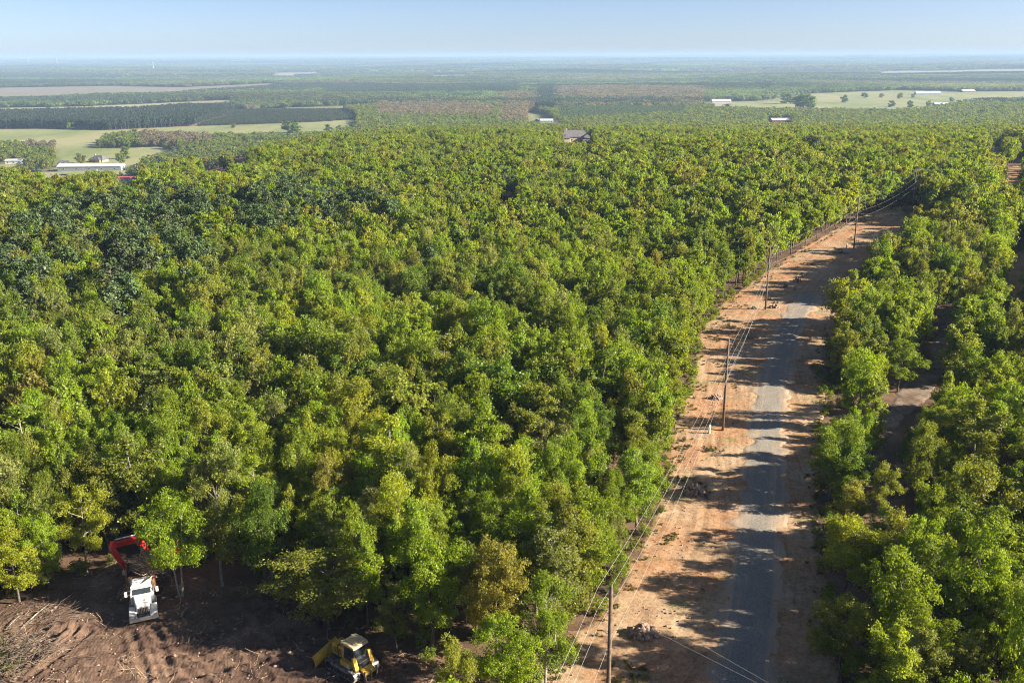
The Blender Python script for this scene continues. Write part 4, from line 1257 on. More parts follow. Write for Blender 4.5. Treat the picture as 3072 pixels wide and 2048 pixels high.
rock_pile(2258, 1016, 2.6, 1.6, 0.8, 70, 4, "dark heap of stones in the shade up the road from the second utility pole")
rock_pile(2322, 925, 2.2, 1.4, 0.7, 50, 5, "low heap of stones and soil at the foot of the third utility pole")
rock_pile(2392, 846, 2.2, 1.5, 0.6, 45, 6, "small dark heap of stones in the road strip above the third pole")
rock_pile(2522, 762, 4.0, 2.0, 0.9, 70, 7, "reddish heap of stones left of the fourth utility pole")

# ------------------------------------------------------------------ brush and logs in the clearing
def sticks(m, n, c, spread, lng, rad, rng, dirv=None, dspread=0.6, zr=(0.1, 0.6)):
    for i in range(n):
        p = Vector((c[0] + rng.normal(0, spread[0]), c[1] + rng.normal(0, spread[1]), c[2] + rng.uniform(*zr)))
        if dirv is None: d = Vector(rng.normal(0, 1, 3) * np.array([1, 1, 0.28]))
        else: d = Vector(dirv) + Vector(rng.normal(0, dspread, 3) * np.array([1, 1, .5]))
        d.normalize()
        L = rng.uniform(*lng); r = rng.uniform(*rad)
        mid = p + d * L * .5 + Vector(rng.normal(0, .08, 3)) * L
        m.tube([p - d * L * 0.1, mid, p + d * L], [r, r * .8, r * .35], 5)
def leaves_on(name, P, n, seed, parent, tintv, ls=0.3, spread=0.5):
    rng = np.random.RandomState(seed)
    idx = rng.randint(0, len(P), n)
    p = np.array(P)[idx] + rng.normal(0, spread, (n, 3)) * np.array([1, 1, 0.5])
    u = rng.normal(0, 1, (n, 3)); u[:, 2] = abs(u[:, 2])
    V = quads_from(rng, p, u / np.linalg.norm(u, axis=1)[:, None], ls)
    o = mesh_obj(name, np_mesh(name, V, np.arange(len(V)).reshape(-1, 4), M_LEAF, fattr={'lv': rng.uniform(0, 1, n)}), parent)
    o["tint"] = [float(v) for v in tintv]
    return o
rng = np.random.RandomState(5)
X, Y = at(40, 1985)
bp = empty("brush_pile", (X, Y, soil_z(X, Y)), 0, "big heap of cut brush with green leaves at the bottom left corner", "brush heap")
m = MB(); sticks(m, 420, (0, 0, 0), (2.4, 1.7), (0.7, 2.2), (0.010, 0.032), rng, (0.8, 0.5, 0.0), 0.7, (0.05, 1.1)); m.build("brushwood", M_STICKD, bp)
leaves_on("foliage", [(-1.6, -.6, .5), (0.2, -1.5, .5), (-2.6, .4, .6)], 900, 3, bp, (0.09, 0.115, 0.04), 0.24, 0.9)
X, Y = at(110, 1868)
bp = empty("brush_pile", (X, Y, soil_z(X, Y)), 0, "flat spread of grey cut branches above the big brush heap", "brush heap")
m = MB(); sticks(m, 110, (0, 0, 0), (2.2, 0.9), (0.7, 2.2), (0.008, 0.022), rng, (0.85, 0.5, 0.0), 0.45, (0.05, 0.4)); m.build("brushwood", M_STICKD, bp)
def log(p0, p1, r, lab):
    a, b = at(*p0), at(*p1)
    za, zb = soil_z(*a) + 0.15, soil_z(*b) + 0.25
    rr = np.random.RandomState(int(p0[0]))
    A, B = Vector((a[0], a[1], za)), Vector((b[0], b[1], zb))
    m = MB().tube([A, A.lerp(B, .5) + Vector((0, 0, .08)), B], [r, r * .85, r * .4], 7)
    for q in range(4):
        p = A.lerp(B, .45 + .14 * q); d = (B - A).normalized() + Vector(rr.normal(0, .5, 3)) * .9; d.z = abs(d.z) * .5
        m.tube([p, p + d * rr.uniform(.5, 1.1)], [r * .35, r * .1], 5)
    tag(m.build("fallen_branch", M_PALEBARK, smooth=True), lab, "fallen branch", "cut stems lying in the clearing")
log((64, 1897), (150, 1826), 0.075, "long pale stem lying slantwise above the brush heap")
log((290, 1748), (312, 1733), 0.07, "short pale stem on the soil left of the red boom")
log((20, 1900), (60, 1866), 0.05, "thin grey stem at the left edge above the brush heap")
log((545, 1866), (556, 1846), 0.09, "stub of pale wood lying right of the white truck")

# stones, weeds and litter on the dirt strip
rng = np.random.RandomState(78)
def strew(n, seed):
    r = np.random.RandomState(seed)
    a, b = resample(CORR_L, 400), resample(CORR_R, 400)
    i = (r.uniform(0, 1, n) ** 1.3 * 399).astype(int); t = r.uniform(0, 1, n)
    p = a[i] * (1 - t[:, None]) + b[i] * t[:, None] + r.normal(0, .6, (n, 2))
    return p[:, 0], p[:, 1], t
def clod(seed):
    r = np.random.RandomState(seed)
    bm = bmesh.new(); bmesh.ops.create_icosphere(bm, subdivisions=1, radius=1)
    for v in bm.verts: v.co *= r.uniform(.7, 1.25)
    me = bpy.data.meshes.new("clod"); bm.to_mesh(me); bm.free(); me.materials.append(M_SOIL if seed % 3 else M_ROCK); return me
sx_, sy_, st_ = strew(5200, 4)
wk = (wav(sx_, sy_, 95, 9) + rng.normal(0, .5, len(sx_)) > 0.15) & ((st_ < .42) | (rng.uniform(0, 1, len(st_)) < .25))
sx_, sy_ = sx_[wk], sy_[wk]; ss_ = rng.uniform(.025, .13, len(sx_)) ** 1.0
scatter("road_stones", [clod(i * 3) for i in range(4)], np.stack([sx_, sy_, ground_z(sx_, sy_) + .19], 1), rng.randint(0, 4, len(sx_)), rng.uniform(0, 6.28, len(sx_)), np.stack([ss_, ss_, ss_ * .7], 1), np.ones((len(sx_), 3)) * .1,
        "loose stones and clods lying over the dirt strip", "stones")
wx_, wy_, wt_ = strew(6000, 5)
wk = (wav(wx_, wy_, 96, 8) > 0.75) & (wt_ < .40) | (wt_ < .06) | (wt_ > .96)
wk |= in_poly(wx_, wy_, [at(*p) for p in [(1985, 1395), (2000, 1330), (2085, 1325), (2060, 1370), (2030, 1410)]])
wx_, wy_ = wx_[wk], wy_[wk]; ws_ = rng.uniform(.018, .055, len(wx_))
scatter("weeds", BUSH, np.stack([wx_, wy_, ground_z(wx_, wy_) + .05], 1), rng.randint(0, 3, len(wx_)), rng.uniform(0, 6.28, len(wx_)), np.stack([ws_ * 1.6, ws_ * 1.6, ws_], 1), np.array((.13, .155, .04)) * rng.uniform(.7, 1.2, (len(wx_), 1)),
        "low weeds and grass coming up along the dirt strip", "weeds")
# clods, stones and bits of wood strewn over the turned soil
rng = np.random.RandomState(77)
def clod(seed):
    r = np.random.RandomState(seed)
    bm = bmesh.new(); bmesh.ops.create_icosphere(bm, subdivisions=1, radius=1)
    for v in bm.verts: v.co *= r.uniform(.7, 1.25)
    me = bpy.data.meshes.new("clod"); bm.to_mesh(me); bm.free(); me.materials.append(M_SOIL if seed % 3 else M_ROCK); return me
def twig(seed):
    r = np.random.RandomState(seed); m = MB()
    sticks(m, 3, (0, 0, 0), (.25, .25), (6, 14), (0.12, 0.3), r, None, .5, (0, .6))
    me = bpy.data.meshes.new("twig"); me.from_pydata(m.v, [], m.f); me.materials.append(M_STICK if seed % 2 else M_STICKD); return me
nx_ = 9000
dx_ = rng.uniform(-58, 4, nx_); dy_ = rng.uniform(46, 92, nx_)
ok_ = in_poly(dx_, dy_, CLEAR) & (np.abs(dx_) < dy_ * .57 + 4) & (wav(dx_, dy_, 91, 7) + rng.normal(0, .6, nx_) > -0.1)
dx_, dy_ = dx_[ok_], dy_[ok_]; kd = np.where(rng.uniform(0, 1, len(dx_)) < 0.42, rng.randint(5, 9, len(dx_)), rng.randint(0, 5, len(dx_)))
sz_ = np.where(kd > 4, rng.uniform(.04, .11, len(dx_)), rng.uniform(.03, .17, len(dx_)) ** 1.0)
dz_ = np.array([soil_z(a, b) for a, b in zip(dx_, dy_)])
scatter("soil_debris", [clod(i) for i in range(5)] + [twig(i) for i in range(4)], np.stack([dx_, dy_, dz_ + .02], 1), kd, rng.uniform(0, 6.28, len(dx_)), np.stack([sz_, sz_, sz_ * .75], 1), np.ones((len(dx_), 3)) * .1,
        "clods, stones and splintered wood strewn over the turned soil", "debris")

# ------------------------------------------------------------------ bulldozer
def bulldozer(px, py, heading, label):
    X, Y = at(px, py)
    t = empty("bulldozer", (X, Y, soil_z(X, Y) + 0.0), heading, label, "bulldozer")
    # x forward, y left, z up
    for s in (-1, 1):
        y0 = s * 1.0
        prof = []
        for k in range(9):
            a = math.pi / 2 + math.pi * k / 8
            prof.append((-1.45 + 0.45 * math.cos(a), 0.50 + 0.45 * math.sin(a)))
        for k in range(9):
            a = -math.pi / 2 + math.pi * k / 8
            prof.append((1.35 + 0.42 * math.cos(a), 0.46 + 0.42 * math.sin(a)))
        tr = MB().prism(prof, y0 - 0.32, y0 + 0.32, 'y')
        # grouser bars round the belt
        P = [Vector((p[0], 0, p[1])) for p in prof]
        L = [(P[(i + 1) % len(P)] - P[i]).length for i in range(len(P))]
        tot = sum(L); n = 36
        for k in range(n):
            d = tot * k / n; i = 0
            while d > L[i]: d -= L[i]; i += 1
            q = P[i].lerp(P[(i + 1) % len(P)], d / L[i]); tg = (P[(i + 1) % len(P)] - P[i]).normalized()
            ang = math.atan2(-tg.z, tg.x)
            nr = Vector((tg.z, 0, -tg.x))
            if nr.dot(q - Vector((0, 0, .48))) < 0: nr = -nr
            tr.box((q.x + nr.x * 0.035, y0, q.z + nr.z * 0.035), (0.05, 0.66, 0.07), (0, ang, 0))
        tk = tr.build("track", M_TRACK, t)
        w = MB()
        w.cyl((-1.45, y0 + s * 0.335, 0.50), 0.30, 0.03, 'y', 18).cyl((1.35, y0 + s * 0.335, 0.46), 0.28, 0.03, 'y', 18)
        for k in range(6): w.cyl((-0.9 + 0.36 * k, y0 + s * 0.335, 0.27), 0.12, 0.03, 'y', 12)
        w.box((0, y0 + s * 0.335, 0.5), (2.2, 0.03, 0.18))
        w.build("rollers", M_BLACK, tk)
    MB().box((0.0, 0, 0.75), (3.0, 1.25, 0.55)).build("chassis", M_BLACK, t, 0.03)
    hood = MB().prism([(0.15, 1.0), (1.75, 1.0), (1.82, 1.25), (1.75, 1.92), (0.15, 2.08)], -0.52, 0.52, 'y').build("hood", M_YELLOW, t, 0.05)
    g = MB()
    for k in range(5): g.box((1.0, -0.532, 1.25 + 0.12 * k), (0.9, 0.02, 0.05)).box((1.0, 0.532, 1.25 + 0.12 * k), (0.9, 0.02, 0.05))
    g.box((1.80, 0, 1.5), (0.02, 0.85, 0.6)); g.build("grille", M_BLACK, hood)
    MB().box((0.98, 0, 1.99), (0.10, 1.10, 0.06)).box((0.98, 0.535, 1.5), (0.10, 0.02, 0.95)).box((0.98, -0.535, 1.5), (0.10, 0.02, 0.95)).build("hood_seam", M_BLACK, hood)
    MB().tube([(0.75, 0.22, 1.95), (0.75, 0.22, 2.6)], 0.06, 10).tube([(0.75, 0.22, 2.6), (0.65, 0.22, 2.72)], 0.06, 10).build("exhaust", M_BLACK, t)
    cab = MB().frustum((-0.55, 0, 1.05), (1.35, 1.45), (-0.58, 0, 2.62), (1.15, 1.28)).build("cab", M_BLACK, t, 0.04)
    MB().box((0.09, 0, 2.0), (0.04, 1.10, 1.0), (0, -0.06, 0)).box((-1.22, 0, 2.0), (0.04, 1.08, 1.0), (0, 0.07, 0)).box((-0.56, 0.685, 2.02), (0.95, 0.04, 1.0), (0.05, 0, 0)).box((-0.56, -0.685, 2.02), (0.95, 0.04, 1.0), (-0.05, 0, 0)).build("window", M_GLASSD, cab)
    rf = MB().prism([(-1.38, 2.62), (-1.30, 2.80), (-0.55, 2.88), (0.28, 2.80), (0.34, 2.62)], -0.80, 0.80, 'y').build("roof", M_ROOFTAN, t, 0.05)
    MB().box((-0.55, 0.3, 2.90), (0.9, 0.35, 0.07)).box((-1.0, -0.3, 2.88), (0.4, 0.4, 0.08)).build("air_conditioner", M_ROOFTAN, rf, 0.02)
    MB().box((0.36, 0.55, 2.70), (0.06, 0.16, 0.11)).box((0.36, -0.55, 2.70), (0.06, 0.16, 0.11)).build("work_light", M_LAMP, rf)
    for s in (-1, 1):
        f = MB().box((-0.55, s * 0.95, 1.22), (1.15, 0.42, 0.48)).build("side_tank", M_YELLOW, t, 0.04)
        MB().box((-0.35, s * 1.165, 1.22), (0.4, 0.02, 0.36)).build("panel", M_YELLOW, f, 0.01)
        if s > 0: MB().box((-0.95, s * 1.166, 1.2), (0.28, 0.02, 0.34)).build("sticker", M_DECAL, f)
        MB().frustum((-1.55, s * 0.80, 0.95), (0.36, 0.40), (-1.30, s * 0.80, 1.95), (0.20, 0.34)).build("rear_post", M_YELLOW, t, 0.03)
    MB().box((-1.35, 0, 1.2), (0.7, 1.15, 0.62)).build("fuel_tank", M_BLACK, t, 0.06)
    rp = MB().prism([(-1.75, 0.62), (-2.35, 0.55), (-2.35, 0.75), (-1.75, 0.98)], -0.55, 0.55, 'y').build("ripper_frame", M_YELLOW, t, 0.02)
    for s in (-0.6, 0, 0.6): MB().prism([(-2.30, 1.05), (-2.44, 1.05), (-2.50, 0.35), (-2.38, 0.12), (-2.32, 0.35)], s - 0.05, s + 0.05, 'y').build("ripper_tooth", M_TRACK, rp)
    # blade, curved and turned a little
    pf = []
    for k in range(9):
        a = RAD(-52 + 104 * k / 8); pf.append((2.95 - 0.85 * math.cos(a) + 0.35, 0.62 + 0.72 * math.sin(a)))
    pb = [(p[0] - 0.07, p[1]) for p in pf][::-1]
    bl = MB()
    n = len(pf)
    bl.prism(pf + pb, -1.62, 1.62, 'y')
    bo = bl.build("blade", M_YELLOW, t, 0.01); bo.rotation_euler = (0, 0, RAD(14))
    MB().box((2.98, 0, 0.08), (0.06, 3.26, 0.2), (0, 0.3, 0)).build("cutting_edge", M_TRACK, bo)
    ar = MB()
    for s in (-1, 1): ar.tube([(0.6, s * 0.62, 0.62), (2.35, s * 0.62, 0.5)], 0.11, 8)
    ar.box((2.3, 0, 0.55), (0.2, 1.5, 0.3)); ar.build("push_arm", M_YELLOW, t)
    for s in (-1, 1):
        MB().tube([(1.55, s * 0.58, 1.6), (1.95, s * 0.58, 1.15)], 0.075, 10).tube([(1.95, s * 0.58, 1.15), (2.36, s * 0.58, 0.75)], 0.04, 8).build("lift_cylinder", M_CHROME, t)
    return t
bulldozer(1056, 2012, RAD(140), "yellow crawler bulldozer with an angled blade, alone on the turned soil")

# ------------------------------------------------------------------ truck with its load
def truck(X, Y, heading, label):
    t = empty("dump_truck", (X, Y, soil_z(X, Y) + 0.05), heading, label, "truck")
    # x forward (front bumper at x = 0), y left
    MB().box((-4.3, 0, 0.85), (8.3, 0.85, 0.28)).build("chassis", M_BLACK, t, 0.02)
    hood = MB()
    hood.add([(-0.35, -0.55, 1.0), (-0.35, 0.55, 1.0), (-0.30, 0.50, 1.62), (-0.30, -0.50, 1.62), (-2.0, -0.78, 1.0), (-2.0, 0.78, 1.0), (-2.0, 0.74, 1.95), (-2.0, -0.74, 1.95)],
             [(0, 1, 2, 3), (4, 7, 6, 5), (3, 2, 6, 7), (0, 4, 5, 1), (1, 5, 6, 2), (0, 3, 7, 4)])
    ho = hood.build("hood", M_WHITEP, t, 0.06)
    g = MB().box((-0.315, 0, 1.28), (0.05, 0.86, 0.58)); g.build("grille", M_CHROME, ho, 0.02)
    gs = MB()
    for k in range(6): gs.box((-0.285, -0.33 + 0.132 * k, 1.28), (0.02, 0.075, 0.50))
    gs.build("grille_slots", M_BLACK, ho)
    for s in (-1, 1):
        pr = [(-0.15, 0.72), (-0.10, 1.0), (-0.35, 1.22), (-1.25, 1.26), (-1.75, 1.0), (-1.75, 0.72), (-1.45, 0.72), (-1.35, 0.98), (-0.98, 1.12), (-0.62, 0.98), (-0.52, 0.72)]
        f = MB()
        # fender as bands so that the wheel arch stays open
        top = [(-0.10, 0.70), (-0.12, 1.02), (-0.38, 1.22), (-1.30, 1.26), (-1.72, 1.02), (-1.74, 0.70)]
        low = [(-0.42, 0.70), (-0.46, 0.92), (-0.66, 1.10), (-1.24, 1.12), (-1.46, 0.92), (-1.50, 0.70)]
        for k in range(5):
            f.prism([top[k], top[k + 1], low[k + 1], low[k]], s * 0.62, s * 1.18, 'y')
        f.prism([(-0.10, 0.70), (-0.12, 1.02), (-0.38, 1.22), (-0.46, 0.92), (-0.42, 0.70)], s * 0.55, s * 1.18, 'y')
        fe = f.build("fender", M_WHITEP, t, 0.03)
        MB().box((-0.105, s * 0.86, 0.98), (0.05, 0.36, 0.17)).build("headlight", M_LAMP, fe, 0.02)
    MB().box((0.0, 0, 0.62), (0.16, 2.42, 0.36)).build("bumper", M_CHROME, t, 0.04)
    cab = MB().frustum((-2.75, 0, 1.0), (1.6, 2.0), (-2.75, 0, 1.95), (1.6, 1.96)).frustum((-2.75, 0, 1.95), (1.6, 1.96), (-2.85, 0, 2.72), (1.32, 1.72)).build("cab", M_WHITEP, t, 0.05)
    MB().prism([(-1.945, 1.99), (-1.965, 1.99), (-2.185, 2.62), (-2.165, 2.62)], -0.78, 0.78, 'y').build("windshield", M_GLASSD, cab)
    for s in (-1, 1): MB().prism([(-2.15, 2.0), (-3.2, 2.0), (-3.2, 2.58), (-2.38, 2.58)], s * 0.93, s * 0.985, 'y').build("side_window", M_GLASSD, cab)
    MB().frustum((-2.82, 0, 2.70), (1.36, 1.76), (-2.9, 0, 2.86), (1.10, 1.45)).build("roof", M_WHITEP, cab, 0.04)
    MB().box((-2.14, 0, 2.69), (0.22, 1.72, 0.04), (0, 0.35, 0)).build("sun_visor", M_WHITEP, cab)
    for s in (-1, 1):
        mm = MB().tube([(-2.0, s * 0.95, 2.05), (-1.9, s * 1.28, 2.1)], 0.02, 6).tube([(-2.0, s * 0.9, 2.5), (-1.9, s * 1.28, 2.45)], 0.02, 6).build("mirror_arm", M_CHROME, t)
        MB().box((-1.88, s * 1.32, 2.25), (0.12, 0.24, 0.5)).build("mirror", M_WHITEP, mm, 0.03)
        MB().tube([(-3.62, s * 0.92, 1.0), (-3.62, s * 0.92, 3.0)], 0.07, 10).build("exhaust_stack", M_CHROME, t)
        MB().cyl((-2.6, s * 0.88, 0.72), 0.3, 1.1, 'x', 16).build("fuel_tank", M_CHROME, t)
    # wheels
    def wheel(x, y, r, w):
        ty = MB().cyl((x, y, r), r, w, 'y', 22).build("wheel", M_RUBBER, t, 0.03)
        MB().cyl((x, y, r), r * 0.55, w + 0.03, 'y', 16).build("rim", M_GALV, ty)
    for s in (-1, 1):
        wheel(-0.98, s * 0.98, 0.5, 0.3); wheel(-6.2, s * 0.92, 0.5, 0.52); wheel(-7.3, s * 0.92, 0.5, 0.52)
    b = MB()
    b.box((-6.0, 0, 1.16), (4.4, 2.3, 0.10))
    for s in (-1, 1):
        b.box((-6.0, s * 1.16, 1.85), (4.4, 0.06, 1.4))
        for k in range(6): b.box((-3.95 - 0.8 * k, s * 1.22, 1.85), (0.12, 0.08, 1.42))
        b.box((-6.0, s * 1.19, 2.58), (4.46, 0.14, 0.12))
    b.box((-3.8, 0, 2.0), (0.06, 2.3, 1.7)); b.box((-8.2, 0, 1.75), (0.06, 2.3, 1.2))
    b.build("dump_body", M_RUST, t)
    MB().tube([(-7.9, 1.05, 2.2), (-7.9, 1.05, 4.0)], 0.16, 8).build("rear_stake", M_RUST, t)
    return t
TRUCK = truck(TX, TY, TH, "white conventional cab truck with a rusty dump body full of cut brush")
rng = np.random.RandomState(8)
ld = empty("brush_load", (TX, TY, soil_z(TX, TY) + 1.25), TH, "tangled load of cut limbs heaped in the rusty body of the white truck", "load of branches")
m = MB()
sticks(m, 210, (-4.9, 0.95, 0.9), (0.7, 0.40), (1.0, 2.0), (0.03, 0.085), rng, (0.45, -0.2, 0.5), 0.6, (0.4, 1.6))
sticks(m, 34, (-3.7, -0.9, 0.5), (0.3, 0.15), (0.9, 1.7), (0.012, 0.03), rng, (0.75, -0.55, -0.35), 0.3, (0.1, 0.7))
m.build("limbs", M_STICK, ld)
m = MB(); sticks(m, 130, (-5.6, 0.8, 0.3), (0.7, 0.35), (0.7, 1.3), (0.03, 0.09), rng, None, 0.6, (0.0, 1.1)); m.build("dark_limbs", M_STICKD, ld)

# ------------------------------------------------------------------ excavator
def excavator(label):
    X, Y = EX, EY
    z0 = 0.1
    t = empty("excavator", (X, Y, z0), RAD(-32), label, "excavator")
    # built facing -y, x right
    for s in (-1, 1):
        pr = []
        for k in range(7):
            a = math.pi / 2 + math.pi * k / 6; pr.append((-1.3 + .36 * math.cos(a), .42 + .36 * math.sin(a)))
        for k in range(7):
            a = -math.pi / 2 + math.pi * k / 6; pr.append((1.3 + .36 * math.cos(a), .42 + .36 * math.sin(a)))
        m = MB().prism([(p[0], p[1]) for p in pr], s * 0.95 - .28, s * 0.95 + .28, 'x')
        # profile runs along y when extruded on x
        m.build("track", M_TRACK, t)
    MB().box((0, 0, 0.75), (1.4, 1.6, 0.45)).cyl((0, 0, 1.0), 0.6, 0.2, 'z', 20).build("undercarriage", M_BLACK, t)
    MB().prism([(-0.95, 1.1), (1.75, 1.1), (1.9, 1.5), (1.75, 2.0), (0.2, 2.1), (-0.95, 1.6)], -1.2, 1.2, 'x').build("house", M_RED, t, 0.05)
    MB().frustum((0, 1.72, 1.1), (2.3, 0.6), (0, 1.75, 2.05), (2.1, 0.4)).build("counterweight", M_BLACK, t, 0.06)
    cb = MB().frustum((0.72, -0.45, 1.2), (0.9, 1.5), (0.72, -0.35, 2.75), (0.85, 1.2)).build("cab", M_RED, t, 0.04)
    MB().box((0.72, -1.13, 2.1), (0.75, 0.03, 1.0), (-0.1, 0, 0)).box((1.165, -0.42, 2.15), (0.03, 1.05, 0.85)).build("window", M_GLASSD, cb)
    # boom and stick in the vertical plane x = -0.35 (slightly skewed)
    def beam(pts, w, hgts):
        m = MB()
        for (a, b), (h0, h1) in zip(zip(pts[:-1], pts[1:]), zip(hgts[:-1], hgts[1:])):
            A, B = Vector(a), Vector(b); d = (B - A).normalized(); sd = Vector((1, 0, 0)); up = d.cross(sd).normalized()
            vs = []
            for P, h in ((A, h0), (B, h1)):
                for sx, sz in ((-1, -1), (1, -1), (1, 1), (-1, 1)): vs.append(P + sd * sx * w / 2 + up * sz * h / 2)
            m.add(vs, [(3, 2, 1, 0), (4, 5, 6, 7), (0, 1, 5, 4), (1, 2, 6, 5), (2, 3, 7, 6), (3, 0, 4, 7)])
        return m
    boom = beam([(-0.45, -0.9, 1.7), (-0.50, -2.7, 4.3), (-0.70, -5.1, 4.7)], 0.44, [0.45, 0.62, 0.4]).build("boom", M_RED, t, 0.03)
    MB().tube([(-0.45, -1.25, 1.5), (-0.5, -2.6, 3.6)], 0.09, 10).build("boom_cylinder", M_CHROME, boom)
    MB().tube([(-0.5, -2.6, 4.75), (-0.68, -4.8, 5.15)], 0.085, 10).build("stick_cylinder", M_CHROME, boom)
    st = beam([(-0.70, -4.95, 5.1), (-0.68, -5.2, 4.4), (-0.25, -4.2, 1.7)], 0.42, [0.34, 0.52, 0.34]).build("stick", M_RED, t, 0.03)
    MB().tube([(-0.66, -5.4, 4.5), (-0.36, -4.65, 2.5)], 0.08, 10).build("bucket_cylinder", M_CHROME, st)
    bk = MB()
    for k in range(7):
        a0, a1 = RAD(20 + 26 * k), RAD(20 + 26 * (k + 1))
        bk.prism([(-3.95 + .55 * math.cos(a0), 1.45 + .55 * math.sin(a0)), (-3.95 + .55 * math.cos(a1), 1.45 + .55 * math.sin(a1)), (-3.95 + .48 * math.cos(a1), 1.45 + .48 * math.sin(a1)), (-3.95 + .48 * math.cos(a0), 1.45 + .48 * math.sin(a0))], -0.7, 0.2, 'x')
    for k in range(5): bk.box((-0.68 + .21 * k, -3.55, 1.2), (0.09, 0.3, 0.06), (0.5, 0, 0))
    bk.build("bucket", M_GALV, t)
    return t
excavator("red excavator reaching its boom out from behind the trees over the truck")

# a bare grey tree, and a wide dark leafless one
def bare_tree(px, py, H, R, seed, mat, label):
    rng = np.random.RandomState(seed)
    X, Y = at(px, py)
    t = empty("bare_tree", (X, Y, gz(X, Y)), 0, label, "bare tree")
    MB().tube([(0, 0, -.3), (0.1, 0, H * .35), (0, 0.1, H * .85)], [0.15, 0.11, 0.02], 7).build("trunk", mat, t)
    m = MB()
    def grow(p, d, L, r, depth):
        q = p + d * L
        m.tube([p, p.lerp(q, .5) + Vector(rng.normal(0, .05, 3)) * L, q], [r, r * .8, r * .55], 4, cap=False)
        if depth == 0: return
        for k in range(4 if depth > 1 else 5):
            dd = (d + Vector(rng.normal(0, .55, 3)) + Vector((0, 0, .12))).normalized()
            grow(p.lerp(q, rng.uniform(.45, 1)), dd, L * rng.uniform(.5, .75), r * .5, depth - 1)
    for k in range(11):
        z = H * (.3 + .5 * k / 11); a = k * 2.4
        d = Vector((math.cos(a), math.sin(a), .55 + .5 * k / 11)).normalized()
        grow(Vector((0, 0, z)), d, R * .55, 0.05, 3)
    m.build("twigs", mat, t)
M_GREYTWIG = simple_mat("grey_twigs", (0.30, 0.27, 0.25), (0.20, 0.18, 0.17), 3, .9, 0, .1)
M_DARKTWIG = simple_mat("dark_twigs", (0.12, 0.095, 0.075), (0.07, 0.055, 0.045), 3, .9, 0, .1)
bare_tree(2705, 1830, 7.8, 2.3, 1, M_GREYTWIG, "bare grey twiggy tree among green oaks at the lower right")
bare_tree(1915, 775, 11.0, 5.0, 2, M_DARKTWIG, "broad dark leafless tree in the oaks left of the third pole")
bare_tree(395, 885, 10.0, 4.0, 3, M_GREYTWIG, "bare pale pinkish tree in the pines on the left")
bare_tree(1428, 1640, 8.5, 1.8, 4, M_GREYTWIG, "slender bare grey tree in the dark gap behind the bronze tinged oak")

# ------------------------------------------------------------------ buildings of the valley
def bmat(n, c, k=0.8, rough=0.7): return simple_mat(n, c, tuple(v * k for v in c), 0.5, rough, 0, 0.3)
M_WROOF = bmat("white_metal_roof", (0.80, 0.79, 0.76), .9, .5)
M_SHING = bmat("grey_shingles", (0.13, 0.125, 0.13), .75)
M_SHING2 = bmat("dark_shingles", (0.17, 0.155, 0.165), .75)
M_BRICK = bmat("tan_brick", (0.42, 0.30, 0.23))
M_SIDING = bmat("grey_blue_siding", (0.30, 0.33, 0.36))
M_WSID = bmat("white_siding", (0.75, 0.74, 0.72))
M_REDM = bmat("red_metal", (0.52, 0.06, 0.05))
M_REDROOF = bmat("faded_red_roof", (0.52, 0.13, 0.14))
M_TRIMW = bmat("white_trim", (0.8, 0.8, 0.78))
M_TOWER = bmat("tower_grey", (0.50, 0.51, 0.52))
M_LROOF = bmat("light_metal_roof", (0.52, 0.55, 0.57))
M_STONE = bmat("cream_stone", (0.62, 0.53, 0.40))

def house(name, px, py, L, W, H, rise, rz, wall, roof, label, cat, hip=0.0, windows=4, chimney=False, wings=(), door=True):
    X, Y = at(px, py)
    t = empty(name, (X, Y, gz(X, Y)), rz, label, cat)
    w = MB()
    w.box((0, 0, H / 2 - .5), (L, W, H + 1))
    if hip == 0:
        for s in (-1, 1): w.prism([(-W / 2, H), (W / 2, H), (0, H + rise)], s * (L / 2 - 0.02), s * (L / 2 - .25), 'x')
    for (wx, wy, wl, ww, wh) in wings: w.box((wx, wy, wh / 2 - .5), (wl, ww, wh + 1))
    w.build("wall", wall, t)
    def roof_part(cx, cy, l, wd, h, rs, hp, along_y=False):
        e = .5; th = .18
        a = l / 2 + e; b = wd / 2 + e; r = max(0.1, l / 2 + e - hp)
        vs = [(-a, -b, h - .1), (a, -b, h - .1), (a, b, h - .1), (-a, b, h - .1), (-r, 0, h + rs), (r, 0, h + rs)]
        vs += [(x, y, z + th) for x, y, z in vs]
        fs = [(0, 1, 5, 4), (2, 3, 4, 5), (1, 2, 5), (3, 0, 4)]
        fs2 = [(6, 7, 11, 10), (8, 9, 10, 11), (7, 8, 11), (9, 6, 10)]
        side = [(0, 1, 7, 6), (1, 2, 8, 7), (2, 3, 9, 8), (3, 0, 6, 9)]
        if along_y: vs = [(-y, x, z) for x, y, z in vs]
        return [(x + cx, y + cy, z) for x, y, z in vs], [f[::-1] for f in fs] + fs2 + side
    r = MB(); v, f = roof_part(0, 0, L, W, H, rise, hip); r.add(v, f)
    for (wx, wy, wl, ww, wh) in wings:
        v, f = roof_part(wx, wy, ww, wl, wh, wl * .42, hip * .6, True); r.add(v, f)
    ro = r.build("roof", roof, t)
    if chimney: MB().box((-L * .3, W * .1, H + rise * .75), (1.2, 1.0, rise * 1.2)).build("chimney", M_STONE, ro)
    for k in range(windows):
        xx = -L / 2 + L * (k + .5) / windows
        wn_ = MB().box((xx, -W / 2 - .02, H * .52), (1.3, .06, 1.4)).build("window", M_TRIMW, t)
        MB().box((xx, -W / 2 - .06, H * .52), (1.05, .05, 1.15)).build("pane", M_GLASSD, wn_)
    if door: MB().box((L * .12, -W / 2 - .03, 1.1), (1.1, .07, 2.2)).build("door", M_TRIMW, t)
    return t
house("storage_shed", 276, 512, 64, 13, 5.0, 2.2, RAD(2), M_SIDING, M_WROOF, "long low shed with white metal roof and grey blue walls at left", "shed", windows=5)
